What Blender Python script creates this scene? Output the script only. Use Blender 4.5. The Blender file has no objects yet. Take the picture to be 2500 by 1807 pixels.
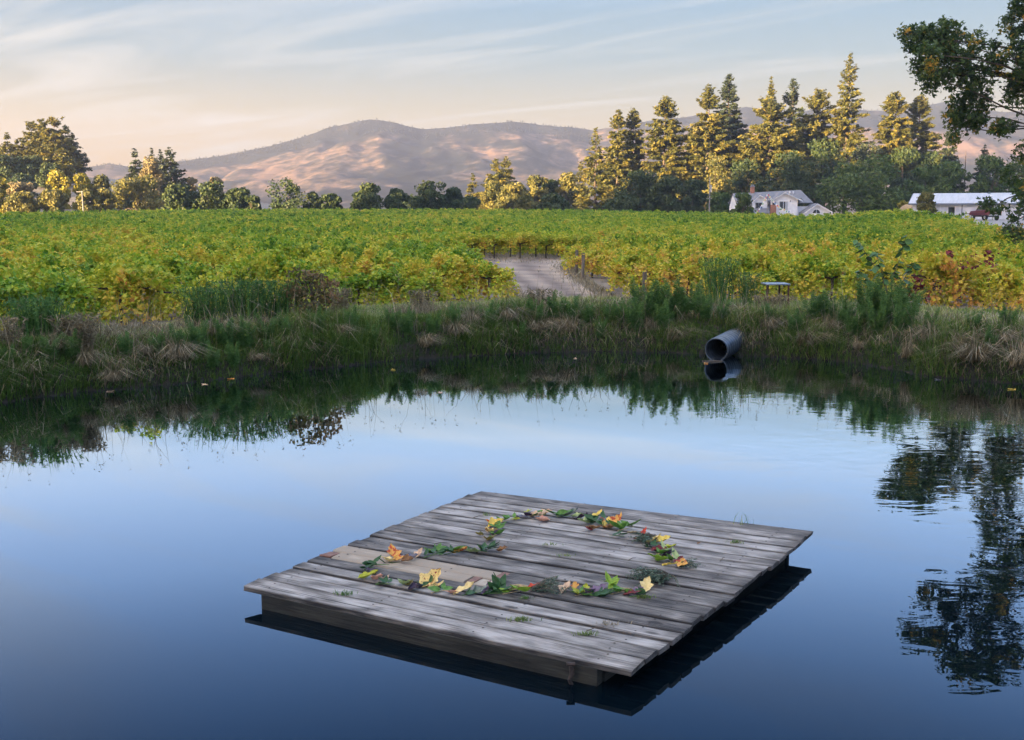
import bpy, bmesh, math, random
import numpy as np
from mathutils import Vector, Matrix

# ------------------------------------------------------------------ camera, sky, sun, exposure
scene = bpy.context.scene
COL = scene.collection
PW, PH, FPX, YH, CAMZ = 2268.0, 1639.3, 2500.0, 470.0, 3.3
PITCH = math.atan((PH / 2 - YH) / FPX)
cam_d = bpy.data.cameras.new('camera')
cam = bpy.data.objects.new('camera', cam_d)
COL.objects.link(cam)
cam_d.sensor_width = 36
cam_d.lens = 36 * FPX / PW
cam_d.clip_start, cam_d.clip_end = 0.1, 20000
cam.location = (0, 0, CAMZ)
cam.rotation_euler = (math.pi / 2 - PITCH, 0, 0)
scene.camera = cam

SUN_EL, SUN_AZ = math.radians(4.5), math.radians(50)     # sun behind the camera, to the left
SUN_DIR = Vector((-math.sin(SUN_AZ) * math.cos(SUN_EL), -math.cos(SUN_AZ) * math.cos(SUN_EL), math.sin(SUN_EL)))
world = bpy.data.worlds.new('World')
scene.world = world
world.use_nodes = True
wn, wl = world.node_tree.nodes, world.node_tree.links
wn.clear()
w_out = wn.new('ShaderNodeOutputWorld')
w_bg = wn.new('ShaderNodeBackground')
w_bg.inputs['Strength'].default_value = 0.05
sky = wn.new('ShaderNodeTexSky')
sky.sky_type = 'NISHITA'
sky.sun_disc = False
sky.sun_elevation = SUN_EL
sky.sun_rotation = math.atan2(SUN_DIR.x, SUN_DIR.y)
sky.altitude = 0
sky.air_density, sky.dust_density, sky.ozone_density = 1.0, 1.0, 1.0
tc = wn.new('ShaderNodeTexCoord')
sep = wn.new('ShaderNodeSeparateXYZ')
wl.new(tc.outputs['Generated'], sep.inputs[0])
# thin evening veil: colour by height above the horizon, mixed over the clear sky
veil = wn.new('ShaderNodeValToRGB')
wl.new(sep.outputs['Z'], veil.inputs[0])
ve = veil.color_ramp.elements
VEIL = [(0.0, (0.90, 0.55, 0.28)), (0.04, (0.78, 0.52, 0.27)), (0.085, (0.57, 0.48, 0.33)), (0.13, (0.29, 0.385, 0.44)), (0.17, (0.20, 0.345, 0.48)),
        (0.22, (0.48, 0.68, 1.04)), (0.3, (0.53, 0.90, 1.65)), (0.45, (0.24, 0.68, 1.75)), (0.7, (1.2, 1.36, 1.68)), (1.0, (1.5, 1.55, 1.7))]
while len(ve) < len(VEIL):
    ve.new(0.5)
for e_, (p_, c_) in zip(ve, VEIL):
    e_.position, e_.color = p_, tuple(2.6 * q for q in c_) + (1,)
w_mix = wn.new('ShaderNodeMix')
w_mix.data_type = 'RGBA'
w_mix.inputs[0].default_value = 0.9
wl.new(sky.outputs[0], w_mix.inputs[6])
wl.new(veil.outputs[0], w_mix.inputs[7])
# cirrus streaks, on a flat layer high above the place
dv = wn.new('ShaderNodeVectorMath'); dv.operation = 'DIVIDE'
zz = wn.new('ShaderNodeMath'); zz.operation = 'MAXIMUM'; zz.inputs[1].default_value = 0.02
wl.new(sep.outputs['Z'], zz.inputs[0])
za = wn.new('ShaderNodeMath'); za.operation = 'ADD'; za.inputs[1].default_value = 0.06
wl.new(zz.outputs[0], za.inputs[0])
cz = wn.new('ShaderNodeCombineXYZ')
for k in range(3):
    wl.new(za.outputs[0], cz.inputs[k])
wl.new(tc.outputs['Generated'], dv.inputs[0]); wl.new(cz.outputs[0], dv.inputs[1])
mp = wn.new('ShaderNodeMapping')
mp0 = wn.new('ShaderNodeMapping')
mp0.inputs['Rotation'].default_value = (0, 0, math.radians(36))
wl.new(dv.outputs[0], mp0.inputs[0])
mp.inputs['Location'].default_value = (3.3, 1.9, 0)
mp.inputs['Scale'].default_value = (0.34, 1.25, 1)
wl.new(mp0.outputs[0], mp.inputs[0])
cn = wn.new('ShaderNodeTexNoise')
cn.inputs['Scale'].default_value = 1.15
cn.inputs['Detail'].default_value = 7
cn.inputs['Roughness'].default_value = 0.56
cn.inputs['Distortion'].default_value = 0.9
wl.new(mp.outputs[0], cn.inputs[0])
cr = wn.new('ShaderNodeMapRange')
cr.inputs[1].default_value, cr.inputs[2].default_value = 0.47, 0.72
cr.inputs[3].default_value, cr.inputs[4].default_value = 0.0, 0.75
wl.new(cn.outputs[0], cr.inputs[0])
fd = wn.new('ShaderNodeMapRange')            # streaks thin out overhead
fd.inputs[1].default_value, fd.inputs[2].default_value = 0.16, 0.45
fd.inputs[3].default_value, fd.inputs[4].default_value = 1.0, 0.15
wl.new(sep.outputs['Z'], fd.inputs[0])
cm = wn.new('ShaderNodeMath'); cm.operation = 'MULTIPLY'
wl.new(cr.outputs[0], cm.inputs[0]); wl.new(fd.outputs[0], cm.inputs[1])
w_mix2 = wn.new('ShaderNodeMix'); w_mix2.data_type = 'RGBA'
wl.new(cm.outputs[0], w_mix2.inputs[0])
wl.new(w_mix.outputs[2], w_mix2.inputs[6])
w_mix2.inputs[7].default_value = (2.0, 1.9, 1.72, 1)
wl.new(w_mix2.outputs[2], w_bg.inputs[0])
wl.new(w_bg.outputs[0], w_out.inputs[0])

sun_d = bpy.data.lights.new('sun', 'SUN')
sun_d.energy = 5.0
sun_d.angle = math.radians(0.6)
sun_d.color = (1.0, 0.70, 0.36)
sun = bpy.data.objects.new('sun', sun_d)
COL.objects.link(sun)
sun.location = (-60, -50, 60)
sun.rotation_euler = SUN_DIR.to_track_quat('Z', 'Y').to_euler()

scene.view_settings.view_transform = 'Standard'
scene.view_settings.look = 'None'
scene.view_settings.exposure = 3.3
scene.view_settings.gamma = 1.0
scene.view_settings.use_curve_mapping = False
scene.render.engine = 'CYCLES'
cy = scene.cycles
cy.max_bounces, cy.diffuse_bounces, cy.glossy_bounces = 6, 3, 3
cy.transmission_bounces, cy.transparent_max_bounces, cy.volume_bounces = 3, 4, 0
cy.use_denoising = True
cy.caustics_reflective = cy.caustics_refractive = False

# ------------------------------------------------------------------ helpers
RNG = np.random.default_rng(7)
random.seed(7)


def ray(x, y):
    u = np.array([(x - PW / 2) / FPX, 1.0, -(y - PH / 2) / FPX])
    c, s = math.cos(PITCH), math.sin(PITCH)
    return np.array([u[0], u[1] * c + u[2] * s, -u[1] * s + u[2] * c])


def at(x, y, z):
    """the point of height z seen at a photograph position"""
    r = ray(x, y)
    t = (z - CAMZ) / r[2]
    return np.array([r[0] * t, r[1] * t, z])


def atd(x, y, d):
    """the point at depth d (metres along the ground) seen at a photograph position"""
    r = ray(x, y)
    return r * (d / r[1]) + np.array([0, 0, CAMZ])


def link(o, parent=None):
    COL.objects.link(o)
    if parent is not None:
        o.parent = parent
    return o


def tag(o, label=None, cat=None, group=None, kind=None):
    if label: o['label'] = label
    if cat: o['category'] = cat
    if group: o['group'] = group
    if kind: o['kind'] = kind
    return o


def mesh(name, V, F, mat=None, attrs=None, smooth=False):
    me = bpy.data.meshes.new(name)
    V = np.asarray(V, dtype=float)
    if isinstance(F, np.ndarray):
        F = F.tolist()
    me.from_pydata(V.tolist(), [], F)
    if mat is not None:
        for m in (mat if isinstance(mat, (list, tuple)) else [mat]):
            me.materials.append(m)
    if attrs:
        for k, (dom, arr) in attrs.items():
            a = me.attributes.new(k, 'FLOAT', dom)
            a.data.foreach_set('value', np.asarray(arr, dtype=np.float32))
    if smooth:
        me.polygons.foreach_set('use_smooth', [True] * len(me.polygons))
    me.update()
    return me


def obj(name, me, parent=None, loc=None, rotz=None):
    o = bpy.data.objects.new(name, me)
    link(o, parent)
    if loc is not None: o.location = loc
    if rotz is not None: o.rotation_euler = (0, 0, rotz)
    return o


def empty(name, loc=(0, 0, 0), rotz=0.0):
    o = bpy.data.objects.new(name, None)
    o.empty_display_size = 0.3
    link(o)
    o.location = loc
    o.rotation_euler = (0, 0, rotz)
    return o


class MB:
    """collects simple solids into one mesh"""
    def __init__(self):
        self.V, self.F = [], []

    def add(self, V, F):
        n = len(self.V)
        self.V += [tuple(v) for v in V]
        self.F += [tuple(i + n for i in f) for f in F]
        return self

    def box(self, x0, x1, y0, y1, z0, z1):
        V = [(x, y, z) for z in (z0, z1) for y in (y0, y1) for x in (x0, x1)]
        return self.add(V, [(0, 2, 3, 1), (4, 5, 7, 6), (0, 1, 5, 4), (2, 6, 7, 3), (0, 4, 6, 2), (1, 3, 7, 5)])

    def hexa(self, P):
        """8 points: bottom 4 then top 4, both in the same turn"""
        return self.add(P, [(3, 2, 1, 0), (4, 5, 6, 7), (0, 1, 5, 4), (1, 2, 6, 5), (2, 3, 7, 6), (3, 0, 4, 7)])

    def slab(self, P, th):
        """a flat polygon thickened downwards along its normal"""
        P = [Vector(p) for p in P]
        n = (P[1] - P[0]).cross(P[2] - P[0]).normalized() * th
        Q = [p - n for p in P]
        k = len(P)
        return self.add(P + Q, [tuple(range(k)), tuple(range(2 * k - 1, k - 1, -1))] + [(i, i + k, (i + 1) % k + k, (i + 1) % k) for i in range(k)])

    def tube(self, pts, rad, n=6, cap=True):
        pts = [Vector(p) for p in pts]
        rings = []
        for i, p in enumerate(pts):
            d = (pts[min(i + 1, len(pts) - 1)] - pts[max(i - 1, 0)])
            if d.length < 1e-9: d = Vector((0, 0, 1))
            d.normalize()
            a = d.orthogonal() if abs(d.z) > 0.9 else d.cross(Vector((0, 0, 1)))
            a.normalize(); b = d.cross(a)
            r = rad[i] if hasattr(rad, '__len__') else rad
            rings.append([p + (a * math.cos(2 * math.pi * k / n) + b * math.sin(2 * math.pi * k / n)) * r for k in range(n)])
        V = [v for r in rings for v in r]
        F = [(i * n + k, i * n + (k + 1) % n, (i + 1) * n + (k + 1) % n, (i + 1) * n + k) for i in range(len(pts) - 1) for k in range(n)]
        if cap:
            F += [tuple(range(n - 1, -1, -1)), tuple(range((len(pts) - 1) * n, len(pts) * n))]
        return self.add(V, F)

    def build(self, name, mat, parent=None, bevel=0.0, smooth=False, **kw):
        me = mesh(name, self.V, self.F, mat, smooth=smooth)
        if bevel:
            bm = bmesh.new(); bm.from_mesh(me)
            bmesh.ops.bevel(bm, geom=list(bm.edges), offset=bevel, segments=2, profile=0.6, affect='EDGES')
            bm.to_mesh(me); bm.free()
        return obj(name, me, parent, **kw)


def vnoise(x, y, seed=0):
    """smooth value noise in 0..1"""
    x = np.asarray(x, float); y = np.asarray(y, float)
    xi, yi = np.floor(x).astype(np.int64), np.floor(y).astype(np.int64)
    xf, yf = x - xi, y - yi
    def h(a, b):
        n = (a * 374761393 + b * 668265263 + seed * 1442695041) & 0x7fffffff
        n = ((n ^ (n >> 13)) * 1274126177) & 0x7fffffff
        n = (n ^ (n >> 16)) & 0xffff
        return n / 65535.0
    u, v = xf * xf * (3 - 2 * xf), yf * yf * (3 - 2 * yf)
    return (h(xi, yi) * (1 - u) + h(xi + 1, yi) * u) * (1 - v) + (h(xi, yi + 1) * (1 - u) + h(xi + 1, yi + 1) * u) * v


def fbm(x, y, seed=0, oct=4):
    s, a, t = 0, 1.0, 0
    for k in range(oct):
        s = s + a * vnoise(x * 2 ** k, y * 2 ** k, seed + k * 17)
        t += a; a *= 0.5
    return s / t


def sstep(a, b, x):
    t = np.clip((np.asarray(x, float) - a) / (b - a), 0, 1)
    return t * t * (3 - 2 * t)


def unit(v):
    return v / np.maximum(np.linalg.norm(v, axis=-1, keepdims=True), 1e-9)


def leaf_quads(C, N, L, Wd, rng, fold=0.25, tdir=None):
    """pointed leaf faces at C facing N; returns vertices and quads"""
    n = len(C)
    N = unit(N)
    t = rng.normal(size=(n, 3)) if tdir is None else tdir + rng.normal(size=(n, 3)) * 0.25
    t = unit(t - N * (t * N).sum(1, keepdims=True))
    b = np.cross(N, t)
    L = np.broadcast_to(L, n)[:, None]; Wd = np.broadcast_to(Wd, n)[:, None]
    up = N * Wd * fold
    V = np.stack([C - t * L / 2, C + b * Wd / 2 + up + t * L * 0.08, C + t * L / 2, C - b * Wd / 2 + up + t * L * 0.08], 1).reshape(-1, 3)
    F = np.arange(n * 4).reshape(n, 4)
    return V, F


# ------------------------------------------------------------------ materials
def new_mat(name):
    m = bpy.data.materials.new(name)
    m.use_nodes = True
    nt = m.node_tree
    return m, nt.nodes, nt.links, nt.nodes['Principled BSDF']


def ramp(n, stops):
    r = n.new('ShaderNodeValToRGB')
    e = r.color_ramp.elements
    e[0].position, e[0].color = stops[0][0], (*stops[0][1], 1)
    e[1].position, e[1].color = stops[-1][0], (*stops[-1][1], 1)
    for p, c in stops[1:-1]:
        k = e.new(p); k.color = (*c, 1)
    return r


def m_plain(name, c1, c2=None, scale=6.0, rough=0.7, bump=0.0, metal=0.0, detail=5, stretch=None, spec=0.4):
    m, n, l, b = new_mat(name)
    b.inputs['Roughness'].default_value = rough
    b.inputs['Metallic'].default_value = metal
    b.inputs['Specular IOR Level'].default_value = spec
    if c2 is None:
        c2 = tuple(min(1, c * 1.25 + 0.004) for c in c1)
    t = n.new('ShaderNodeTexCoord')
    mpn = n.new('ShaderNodeMapping')
    if stretch: mpn.inputs['Scale'].default_value = stretch
    l.new(t.outputs['Object'], mpn.inputs[0])
    nz = n.new('ShaderNodeTexNoise')
    nz.inputs['Scale'].default_value = scale; nz.inputs['Detail'].default_value = detail
    l.new(mpn.outputs[0], nz.inputs[0])
    r = ramp(n, [(0.3, c1), (0.7, c2)])
    l.new(nz.outputs[0], r.inputs[0]); l.new(r.outputs[0], b.inputs['Base Color'])
    if bump:
        bp = n.new('ShaderNodeBump'); bp.inputs['Strength'].default_value = bump; bp.inputs['Distance'].default_value = 0.02
        l.new(nz.outputs[0], bp.inputs['Height']); l.new(bp.outputs[0], b.inputs['Normal'])
    return m


def m_leaf(name, stops, transl=0.3, noise=None, amp=0.0, rough=0.55, stretch=None, spec=0.3):
    """leaf colour from the tint each leaf carries, plus patches that lie in the place"""
    m, n, l, b = new_mat(name)
    b.inputs['Roughness'].default_value = rough
    b.inputs['Specular IOR Level'].default_value = spec
    a = n.new('ShaderNodeAttribute'); a.attribute_name = 'tint'
    src = a.outputs['Fac']
    if noise:
        g = n.new('ShaderNodeNewGeometry')
        mpn = n.new('ShaderNodeMapping')
        if stretch: mpn.inputs['Scale'].default_value = stretch
        l.new(g.outputs['Position'], mpn.inputs[0])
        nz = n.new('ShaderNodeTexNoise'); nz.inputs['Scale'].default_value = noise; nz.inputs['Detail'].default_value = 3
        l.new(mpn.outputs[0], nz.inputs[0])
        ma = n.new('ShaderNodeMath'); ma.operation = 'MULTIPLY_ADD'; ma.inputs[1].default_value = amp; ma.inputs[2].default_value = -amp * 0.5
        l.new(nz.outputs[0], ma.inputs[0])
        ad = n.new('ShaderNodeMath'); ad.operation = 'ADD'; ad.use_clamp = True
        l.new(src, ad.inputs[0]); l.new(ma.outputs[0], ad.inputs[1])
        src = ad.outputs[0]
    r = ramp(n, stops)
    l.new(src, r.inputs[0]); l.new(r.outputs[0], b.inputs['Base Color'])
    tr = n.new('ShaderNodeBsdfTranslucent')
    l.new(r.outputs[0], tr.inputs[0])
    mx = n.new('ShaderNodeMixShader'); mx.inputs[0].default_value = transl
    l.new(b.outputs[0], mx.inputs[1]); l.new(tr.outputs[0], mx.inputs[2])
    l.new(mx.outputs[0], n['Material Output'].inputs[0])
    return m


M = {}
VG = [(0.0, (0.045, 0.13, 0.008)), (0.22, (0.135, 0.265, 0.016)), (0.43, (0.30, 0.385, 0.024)), (0.64, (0.50, 0.46, 0.04)), (0.85, (0.61, 0.43, 0.052)), (1.0, (0.50, 0.24, 0.05))]
M['vine'] = m_leaf('vine_leaf', VG, 0.35, 0.11, 1.5, stretch=(0.55, 1.6, 1.0))
M['vine_autumn'] = m_leaf('autumn_vine_leaf', [(0.0, (0.07, 0.16, 0.01)), (0.25, (0.26, 0.36, 0.022)), (0.5, (0.56, 0.49, 0.04)), (0.74, (0.64, 0.42, 0.07)), (0.9, (0.44, 0.18, 0.05)), (1.0, (0.30, 0.05, 0.03))], 0.35, 0.35, 1.0, stretch=(0.6, 1.4, 1.0))
M['vine_red'] = m_leaf('red_vine_leaf', [(0, (0.09, 0.012, 0.02)), (0.6, (0.22, 0.03, 0.04)), (1, (0.36, 0.12, 0.05))], 0.3)
M['bark'] = m_plain('bark', (0.05, 0.036, 0.027), (0.11, 0.085, 0.065), 9, 0.9, 0.5, stretch=(1, 1, 0.25))
M['bark_far'] = m_plain('tree_bark', (0.06, 0.045, 0.035), (0.12, 0.095, 0.075), 1.2, 0.9, stretch=(1, 1, 0.3))
M['vine_bark'] = m_plain('vine_bark', (0.03, 0.022, 0.018), (0.075, 0.055, 0.045), 12, 0.9)

# ------------------------------------------------------------------ terrain
SH_PX = [(0, 893), (200, 868), (400, 851), (550, 832), (700, 819), (900, 797), (1100, 786), (1300, 779), (1540, 784), (1700, 790), (1900, 806), (2060, 836), (2268, 851)]
CEN = np.array([0.0, 12.0])
_pts = [tuple(at(x, y, 0.0)[:2]) for x, y in SH_PX]
_pts += [(14.5, 19.5), (18, 15), (18, 8), (12, 3.4), (5, 1.6), (0, 1.2), (-6, 1.5), (-11, 4), (-15, 9), (-14.5, 15), (-11.5, 18.3)]
_ang = np.array([math.atan2(p[0] - CEN[0], p[1] - CEN[1]) for p in _pts])
_rad = np.array([math.hypot(p[0] - CEN[0], p[1] - CEN[1]) for p in _pts])
_o = np.argsort(_ang); _ang, _rad = _ang[_o], _rad[_o]


def shore_r(th):
    th = (np.asarray(th) + math.pi) % (2 * math.pi) - math.pi
    r = np.interp(th, _ang, _rad, period=2 * math.pi)
    return r + 0.16 * (fbm(th * 24 + 90, th * 0 + 3, 5, 3) - 0.5) * 2


def polar(x, y):
    dx, dy = np.asarray(x, float) - CEN[0], np.asarray(y, float) - CEN[1]
    th = np.arctan2(dx, dy)
    return th, np.hypot(dx, dy) - shore_r(th)


def berm_w(th):
    return np.interp(th, [-3.2, -1.0, -0.55, -0.1, 0.45, 0.9, 3.2], [4, 2.6, 2.6, 5.0, 6.4, 6.6, 4])


def height(x, y):
    x = np.asarray(x, float); y = np.asarray(y, float)
    th, s = polar(x, y)
    bw = berm_w(th)
    near = sstep(0.3, 1.0, -np.cos(th))          # the bank the photographer stands on
    top = 0.8 + 0.9 * near
    z = np.where(s < 0, -0.05 + 1.15 * np.clip(s / 3, -1, 0),
        np.where(s < 0.25, -0.05 + 0.34 * s / 0.25,
        np.where(s < 1.35, 0.29 + (top - 0.29) * sstep(0.1, 1.35, s), top)))
    base = 0.45 + 1.95 * sstep(60, 270, y) * np.clip((y - 60) / 180, 0.3, 1)
    base = base + 1.15 * sstep(85, 150, y) * sstep(0.26, 0.36, x / np.maximum(y, 1)) * (1 - sstep(200, 300, y))
    base = base + 13 * sstep(-62, -150, x) * sstep(270, 350, y) * (1 - sstep(420, 600, y))
    base = np.where(y > 0, base, 0.45)
    k = sstep(bw, bw + 2.8, s)
    z = np.where(s > 1.35, top * (1 - k) + base * k, z)
    wob = (fbm(x * 0.7, y * 0.7, 3, 3) - 0.5)
    return z + wob * 0.16 * sstep(0.2, 0.8, s) * (1 - sstep(bw + 1, bw + 4, s))


NT = 720
ths = np.linspace(-math.pi, math.pi, NT, endpoint=False)
ks = [0.0, 0.4, 0.7, 0.85, 0.93, 0.98]
ss = [0, .1, .25, .45, .7, 1, 1.35, 1.8, 2.4, 3, 3.6, 4.2, 4.8, 5.4, 6, 7, 8, 9.5, 12, 15, 20, 28, 38, 48, 58, 70, 85, 100, 115, 130, 145, 160, 180, 210, 240, 270, 300, 330, 360, 400, 450, 520, 620, 900, 1400, 2000, 2700, 3300]
R0 = shore_r(ths)
rows = [R0 * k for k in ks] + [R0 + s for s in ss]
Rg = np.array(rows)
GX = CEN[0] + Rg * np.sin(ths)[None]; GY = CEN[1] + Rg * np.cos(ths)[None]
GZ = height(GX, GY)
V = np.stack([GX, GY, GZ], -1).reshape(-1, 3)
nr = len(rows)
ii, jj = np.meshgrid(np.arange(nr - 1), np.arange(NT), indexing='ij')
F = np.stack([ii * NT + jj, ii * NT + (jj + 1) % NT, (ii + 1) * NT + (jj + 1) % NT, (ii + 1) * NT + jj], -1).reshape(-1, 4)
F = F[:, ::-1]
_ga = GX / np.maximum(GY, 1)
yard = (sstep(0.33, 0.36, _ga) * sstep(100, 128, GY) * (1 - sstep(185, 200, GY)) * (GY > 0)).reshape(-1)
_sg = (Rg - R0[None]).reshape(-1)
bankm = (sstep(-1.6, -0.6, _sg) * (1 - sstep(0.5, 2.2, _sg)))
m, n, l, b = new_mat('ground_soil')
g = n.new('ShaderNodeNewGeometry')
nz = n.new('ShaderNodeTexNoise'); nz.inputs['Scale'].default_value = 0.6; nz.inputs['Detail'].default_value = 9; nz.inputs['Roughness'].default_value = 0.7
l.new(g.outputs['Position'], nz.inputs[0])
r1 = ramp(n, [(0.25, (0.10, 0.075, 0.055)), (0.5, (0.21, 0.165, 0.12)), (0.75, (0.30, 0.245, 0.18))])
l.new(nz.outputs[0], r1.inputs[0])
a1 = n.new('ShaderNodeAttribute'); a1.attribute_name = 'yard'
a2 = n.new('ShaderNodeAttribute'); a2.attribute_name = 'bank'
mxa = n.new('ShaderNodeMix'); mxa.data_type = 'RGBA'
l.new(a1.outputs['Fac'], mxa.inputs[0]); l.new(r1.outputs[0], mxa.inputs[6]); mxa.inputs[7].default_value = (0.24, 0.225, 0.21, 1)
mxb = n.new('ShaderNodeMix'); mxb.data_type = 'RGBA'
l.new(a2.outputs['Fac'], mxb.inputs[0]); l.new(mxa.outputs[2], mxb.inputs[6]); mxb.inputs[7].default_value = (0.016, 0.014, 0.009, 1)  # dark bank soil, undercut shadow painted into its near-black colour
l.new(mxb.outputs[2], b.inputs['Base Color'])
b.inputs['Roughness'].default_value = 0.95
bp = n.new('ShaderNodeBump'); bp.inputs['Strength'].default_value = 0.6; bp.inputs['Distance'].default_value = 0.06
l.new(nz.outputs[0], bp.inputs['Height']); l.new(bp.outputs[0], b.inputs['Normal'])
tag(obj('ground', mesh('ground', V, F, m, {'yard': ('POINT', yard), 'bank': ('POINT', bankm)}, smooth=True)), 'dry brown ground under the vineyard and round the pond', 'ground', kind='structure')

# water
m, n, l, b = new_mat('pond_water')
lw = n.new('ShaderNodeLayerWeight'); lw.inputs['Blend'].default_value = 0.5
pw = n.new('ShaderNodeMath'); pw.operation = 'POWER'; pw.inputs[1].default_value = 7.6
ml = n.new('ShaderNodeMath'); ml.operation = 'MULTIPLY'; ml.inputs[1].default_value = 4.6
mn = n.new('ShaderNodeMath'); mn.operation = 'MINIMUM'; mn.inputs[1].default_value = 0.86
l.new(lw.outputs['Facing'], pw.inputs[0]); l.new(pw.outputs[0], ml.inputs[0]); l.new(ml.outputs[0], mn.inputs[0])
gl = n.new('ShaderNodeBsdfGlossy'); gl.inputs['Roughness'].default_value = 0.0; gl.inputs['Color'].default_value = (0.86, 0.95, 1.0, 1)
df = n.new('ShaderNodeBsdfDiffuse'); df.inputs['Color'].default_value = (0.001, 0.0035, 0.006, 1)
mx = n.new('ShaderNodeMixShader')
l.new(mn.outputs[0], mx.inputs[0]); l.new(df.outputs[0], mx.inputs[1]); l.new(gl.outputs[0], mx.inputs[2])
l.new(mx.outputs[0], n['Material Output'].inputs[0])
g = n.new('ShaderNodeNewGeometry')
mpn = n.new('ShaderNodeMapping'); mpn.inputs['Rotation'].default_value = (0, 0, 0.5); mpn.inputs['Scale'].default_value = (1.1, 1.7, 1)
l.new(g.outputs['Position'], mpn.inputs[0])
nz = n.new('ShaderNodeTexNoise'); nz.inputs['Scale'].default_value = 1.6; nz.inputs['Detail'].default_value = 2.5; nz.inputs['Distortion'].default_value = 0.6
l.new(mpn.outputs[0], nz.inputs[0])
n2 = n.new('ShaderNodeTexNoise'); n2.inputs['Scale'].default_value = 0.16; n2.inputs['Detail'].default_value = 1
l.new(g.outputs['Position'], n2.inputs[0])
sx = n.new('ShaderNodeSeparateXYZ'); l.new(g.outputs['Position'], sx.inputs[0])
rp = n.new('ShaderNodeMapRange')             # the breeze reaches the right side of the pond
rp.inputs[1].default_value, rp.inputs[2].default_value = 1.5, 5.0
rp.inputs[3].default_value, rp.inputs[4].default_value = 0.10, 0.75
l.new(sx.outputs['X'], rp.inputs[0])
mq = n.new('ShaderNodeMath'); mq.operation = 'MULTIPLY'
l.new(nz.outputs[0], mq.inputs[0]); l.new(rp.outputs[0], mq.inputs[1])
bp = n.new('ShaderNodeBump'); bp.inputs['Strength'].default_value = 1.0; bp.inputs['Distance'].default_value = 0.0042
l.new(mq.outputs[0], bp.inputs['Height'])
l.new(bp.outputs[0], gl.inputs['Normal'])
tw = np.linspace(-math.pi, math.pi, 240, endpoint=False)
rw = shore_r(tw) + 0.35
V = np.concatenate([[[CEN[0], CEN[1], 0]], np.stack([CEN[0] + rw * np.sin(tw), CEN[1] + rw * np.cos(tw), tw * 0], 1)])
F = [(0, (k + 1) % 240 + 1, k + 1) for k in range(240)]
tag(obj('pond_water', mesh('pond_water', V, F, m)), 'still dark pond mirroring the pale evening sky', 'water', kind='structure')

# dirt track between the vine blocks, on the flat ground
tl = [(1240, 700), (1185, 680), (1145, 660), (1100, 630), (1062, 600), (1030, 575), (1012, 562)]
tr_ = [(1400, 700), (1372, 680), (1340, 664), (1296, 640), (1262, 612), (1248, 590), (1300, 576)]
def zt(p): return np.array([p[0], p[1], float(height(p[0], p[1])) + 0.012])
L_ = [at(x, y, 0.45) for x, y in tl]; R_ = [at(x, y, 0.45) for x, y in tr_]
V, F, RUT = [], [], []
NS, NC = 90, 24
for i in range(NS):
    t = i / (NS - 1) * (len(L_) - 1); k = min(int(t), len(L_) - 2); f = t - k
    a = L_[k] * (1 - f) + L_[k + 1] * f; c = R_[k] * (1 - f) + R_[k + 1] * f
    for j in range(NC):
        V.append(zt(a + (c - a) * j / (NC - 1)))
        q_ = j / (NC - 1) + 0.05 * math.sin(i * 0.11)
        RUT.append(max(math.exp(-((q_ - 0.33) / 0.10) ** 2), math.exp(-((q_ - 0.68) / 0.10) ** 2)) + 0.35 * (0.12 < q_ < 0.88))
F = [(i * NC + j, i * NC + j + 1, (i + 1) * NC + j + 1, (i + 1) * NC + j) for i in range(NS - 1) for j in range(NC - 1)]
m, n, l, b = new_mat('dirt_track')
g = n.new('ShaderNodeNewGeometry')
nz = n.new('ShaderNodeTexNoise'); nz.inputs['Scale'].default_value = 0.45; nz.inputs['Detail'].default_value = 8; nz.inputs['Roughness'].default_value = 0.65
l.new(g.outputs['Position'], nz.inputs[0])
ra_ = n.new('ShaderNodeAttribute'); ra_.attribute_name = 'rut'
rm_ = n.new('ShaderNodeMath'); rm_.operation = 'MULTIPLY_ADD'; rm_.inputs[1].default_value = -0.22
l.new(ra_.outputs['Fac'], rm_.inputs[0]); l.new(nz.outputs[0], rm_.inputs[2])
r1 = ramp(n, [(0.12, (0.11, 0.075, 0.056)), (0.34, (0.225, 0.165, 0.122)), (0.6, (0.39, 0.30, 0.215))])
l.new(rm_.outputs[0], r1.inputs[0]); l.new(r1.outputs[0], b.inputs['Base Color']); b.inputs['Roughness'].default_value = 0.95
bp = n.new('ShaderNodeBump'); bp.inputs['Strength'].default_value = 0.5; bp.inputs['Distance'].default_value = 0.05
l.new(nz.outputs[0], bp.inputs['Height']); l.new(bp.outputs[0], b.inputs['Normal'])
tag(obj('dirt_track', mesh('dirt_track', V, F, m, {'rut': ('POINT', RUT)}, smooth=True)), 'dusty brown track bending between the vine blocks', 'track', kind='structure')

# mountains far behind
SKYL = [(-700, 420), (-300, 405), (0, 398), (150, 380), (215, 368), (250, 364), (290, 368), (340, 366), (400, 357), (480, 350), (560, 335), (620, 322), (680, 305), (730, 285), (780, 275), (820, 268), (870, 271), (940, 287), (1000, 284), (1060, 278), (1100, 274), (1140, 273), (1200, 279), (1260, 283), (1310, 291), (1340, 284), (1420, 272), (1500, 262), (1560, 256), (1640, 242), (1720, 250), (1880, 246), (1980, 250), (2067, 231), (2130, 240), (2207, 254), (2300, 245), (2500, 250), (2900, 300), (3400, 360)]
ska = np.array([(p[0] - PW / 2) / FPX for p in SKYL]); ske = np.array([(YH - p[1]) / FPX for p in SKYL])
na, nd = 520, 110
aa = np.linspace(-0.75, 0.85, na); dd = np.linspace(1500, 3150, nd)
A, D = np.meshgrid(aa, dd, indexing='ij')
MX, MY = A * D, D
crest = 2650 + 180 * (fbm(A * 5, A * 0, 31, 3) - 0.5)
target = np.interp(A, ska, ske) * crest
wr = MX / 230 + 1.2 * fbm(MX / 400, MY / 400, 8, 3)
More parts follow.
